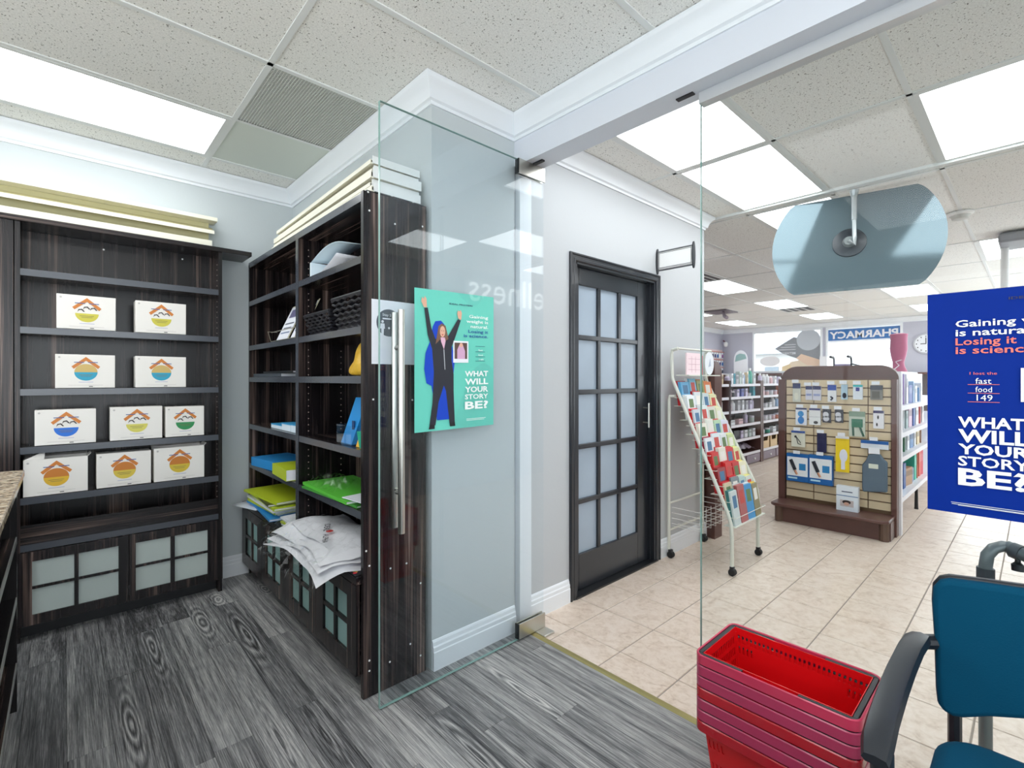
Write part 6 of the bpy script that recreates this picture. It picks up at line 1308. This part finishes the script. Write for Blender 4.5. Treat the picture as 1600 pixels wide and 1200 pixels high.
# the left-hand edge of the picture is +y
poly = [(cyc+a, z) for a, z in half]+[(cyc-a, z) for a, z in half[::-1][1:-1]]
part('backrest', MB().slab((1.605, 0, 0), (0,1,0), (0,0,1), poly[::-1], .035), TEALF, ch, bevel=.012, seg=3)
part('back_shell', MB().slab((1.628, 0, 0), (0,1,0), (0,0,1), [(cyc+(y-cyc)*1.012, .667+(z-.667)*1.03) for y, z in poly][::-1], .022), CB, ch, bevel=.006)
for s_ in (1, -1):
    def Yp(y): return y if s_ > 0 else 2*cyc-y
    P = [(1.60, .663), (1.55, .672), (1.48, .676), (1.38, .672), (1.28, .664), (1.18, .652), (1.12, .640), (1.085, .625)]
    am = MB()
    for i, (x, z) in enumerate(P):
        wv = .026 if 0 < i < len(P)-1 else .021; yc_ = .2+.006*math.sin(i/7*math.pi); th_ = .013 if i < len(P)-1 else .008
        for dy, dz_ in ((-wv, -th_*.3), (-wv*.8, th_*.8), (0, th_*1.1), (wv*.8, th_*.8), (wv, -th_*.3), (wv*.7, -th_), (-wv*.7, -th_)): am.v.append((x, Yp(yc_+dy), z+dz_))
    for i in range(len(P)-1):
        for k in range(7): k2 = (k+1) % 7; am.f.append((i*7+k, i*7+k2, (i+1)*7+k2, (i+1)*7+k)); am.m.append(0)
    am.f += [tuple(range(7))[::-1], tuple((len(P)-1)*7+k for k in range(7))]; am.m += [0, 0]
    part('armrest', am, CB, ch, sm=True)
    part('arm_post', MB().tube([(1.115, Yp(.195), .632), (1.12, Yp(.192), .40), (1.13, Yp(.185), .37)], [.019, .017, .015], 12), CB, ch, sm=True)
    part('arm_joint', MB().tube([(1.60, Yp(.195), .655), (1.635, Yp(.16), .655)], .018, 10), CB, ch, sm=True)
    part('leg', MB().tube([(1.14, Yp(.178), .385), (1.10, Yp(.205), .012)], .0125, 10), CHROME, ch, sm=True)
    lg = part('leg', MB().tube([(1.58, Yp(.10), .37), (1.66, Yp(.12), .012)], .0125, 10), CHROME, ch, sm=True)
    part('back_upright', MB().tube([(1.655, Yp(.140), .36), (1.652, Yp(.140), .60)], .014, 8), CB, ch, sm=True)
part('cross_rail', MB().tube([(1.14, .178, .38), (1.14, 2*cyc-.178, .38)], .011, 8), CHROME, ch)
part('cross_rail', MB().tube([(1.655, .140, .37), (1.655, 2*cyc-.140, .37)], .011, 8), CHROME, ch)
part('side_rail', MB().tube([(1.14, .12, .365), (1.655, .12, .365)], .010, 8), CHROME, ch); part('side_rail', MB().tube([(1.14, 2*cyc-.12, .365), (1.655, 2*cyc-.12, .365)], .010, 8), CHROME, ch)
# ================================================================ WALKER
GT = pmat('grey painted tube', (112, 120, 122), .35, .3); wk = thing('walker', 'grey tubular walking frame standing behind the glass at right edge', 'walker', (2.25, -.15, 0))
XW_ = 2.1
part('front_tube', MB().tube([(2.10, .107, .02), (2.10, .107, .74), (2.103, .103, .775), (2.11, .09, .797), (2.125, .07, .806), (2.14, .05, .803)], .0165, 12), GT, wk, sm=True)
part('top_tube', MB().tube([(2.13, .062, .806), (2.10, .005, .788), (2.06, -.08, .76), (2.02, -.16, .74)], .019, 12), col(90, 100, 104, .4), wk, sm=True)
part('tube_collar', MB().tube([(2.10, .107, .675), (2.10, .107, .735)], .0215, 12), col(60, 66, 72), wk, sm=True)
part('collar', MB().tube([(2.125, .05, .800), (2.115, .03, .796)], .024, 12), col(70, 78, 84), wk, sm=True)
part('knob', MB().tube([(2.118, .038, .790), (2.116, .038, .768), (2.114, .038, .760), (2.112, .038, .742)], [.006, .007, .015, .014], 12), DSTEEL, wk, sm=True)
part('lower_loop', MB().tube([(2.10, .055, .655), (2.10, .04, .672), (2.08, -.02, .672), (2.05, -.1, .655), (2.02, -.16, .64)], .013, 10), GT, wk, sm=True)
part('rear_tube', MB().tube([(2.02, -.42, .02), (2.02, -.40, .70), (2.02, -.16, .74)], .0165, 12), GT, wk, sm=True); part('cross_bar', MB().tube([(2.10, .107, .35), (2.02, -.41, .35)], .012, 8), GT, wk)
part('rubber_foot', MB().tube([(2.10, .107, .0), (2.10, .107, .035)], .022, 12), RUB, wk); part('rubber_foot', MB().tube([(2.02, -.42, .0), (2.02, -.42, .035)], .022, 12), RUB, wk)

# ================================================================ groups of repeated things
GROUPS = {'carton': 'white cartons on the bookcases', 'shopping_basket': 'nested red shopping baskets', 'greeting_card': 'cards in the rack', 'foam_board': 'cream boards on the right bookcase', 'folder': 'folders and binders in the right bookcase',
          'binder': 'folders and binders in the right bookcase', 'booklet': 'small pile of booklets', 'ceiling_light': 'ceiling panel lights', 'wicker_basket': 'black wicker baskets', 'sign_frame': 'tilted sign frames', 'bookcase': 'dark laminate bookcases',
          'shelf_unit': 'bays of the left shop shelving', 'bottle': 'bottles on the left shop shelves', 'jar': 'jars on the left shop shelves', 'product_box': 'boxes on the aisle shelving', 'accessory_pack': 'packs on the corner display', 'magazine_holder': 'magazine holders',
          'shelf_end': 'rounded shelf ends', 'air_vent': 'slatted ceiling vents', 'insole_pack': 'packs on the slatwall', 'poster': 'matching slimming posters'}
for o in list(sc.objects):
    if o.parent is None and 'category' in o:
        n_ = o.name.split('.')[0]; g = GROUPS.get(n_) or ('packs on the slatwall' if (n_.endswith('_pack') or n_ in ('massager_pack', 'white_box', 'clip_box', 'cold_wrap_box', 'exercise_band', 'navy_pouch', 'support_header')) else None)
        if n_ == 'small_box': g = 'blue boxes in the right bookcase' if o.location.x < 2 else 'boxes on the left shop shelves'
        if g: o['group'] = g
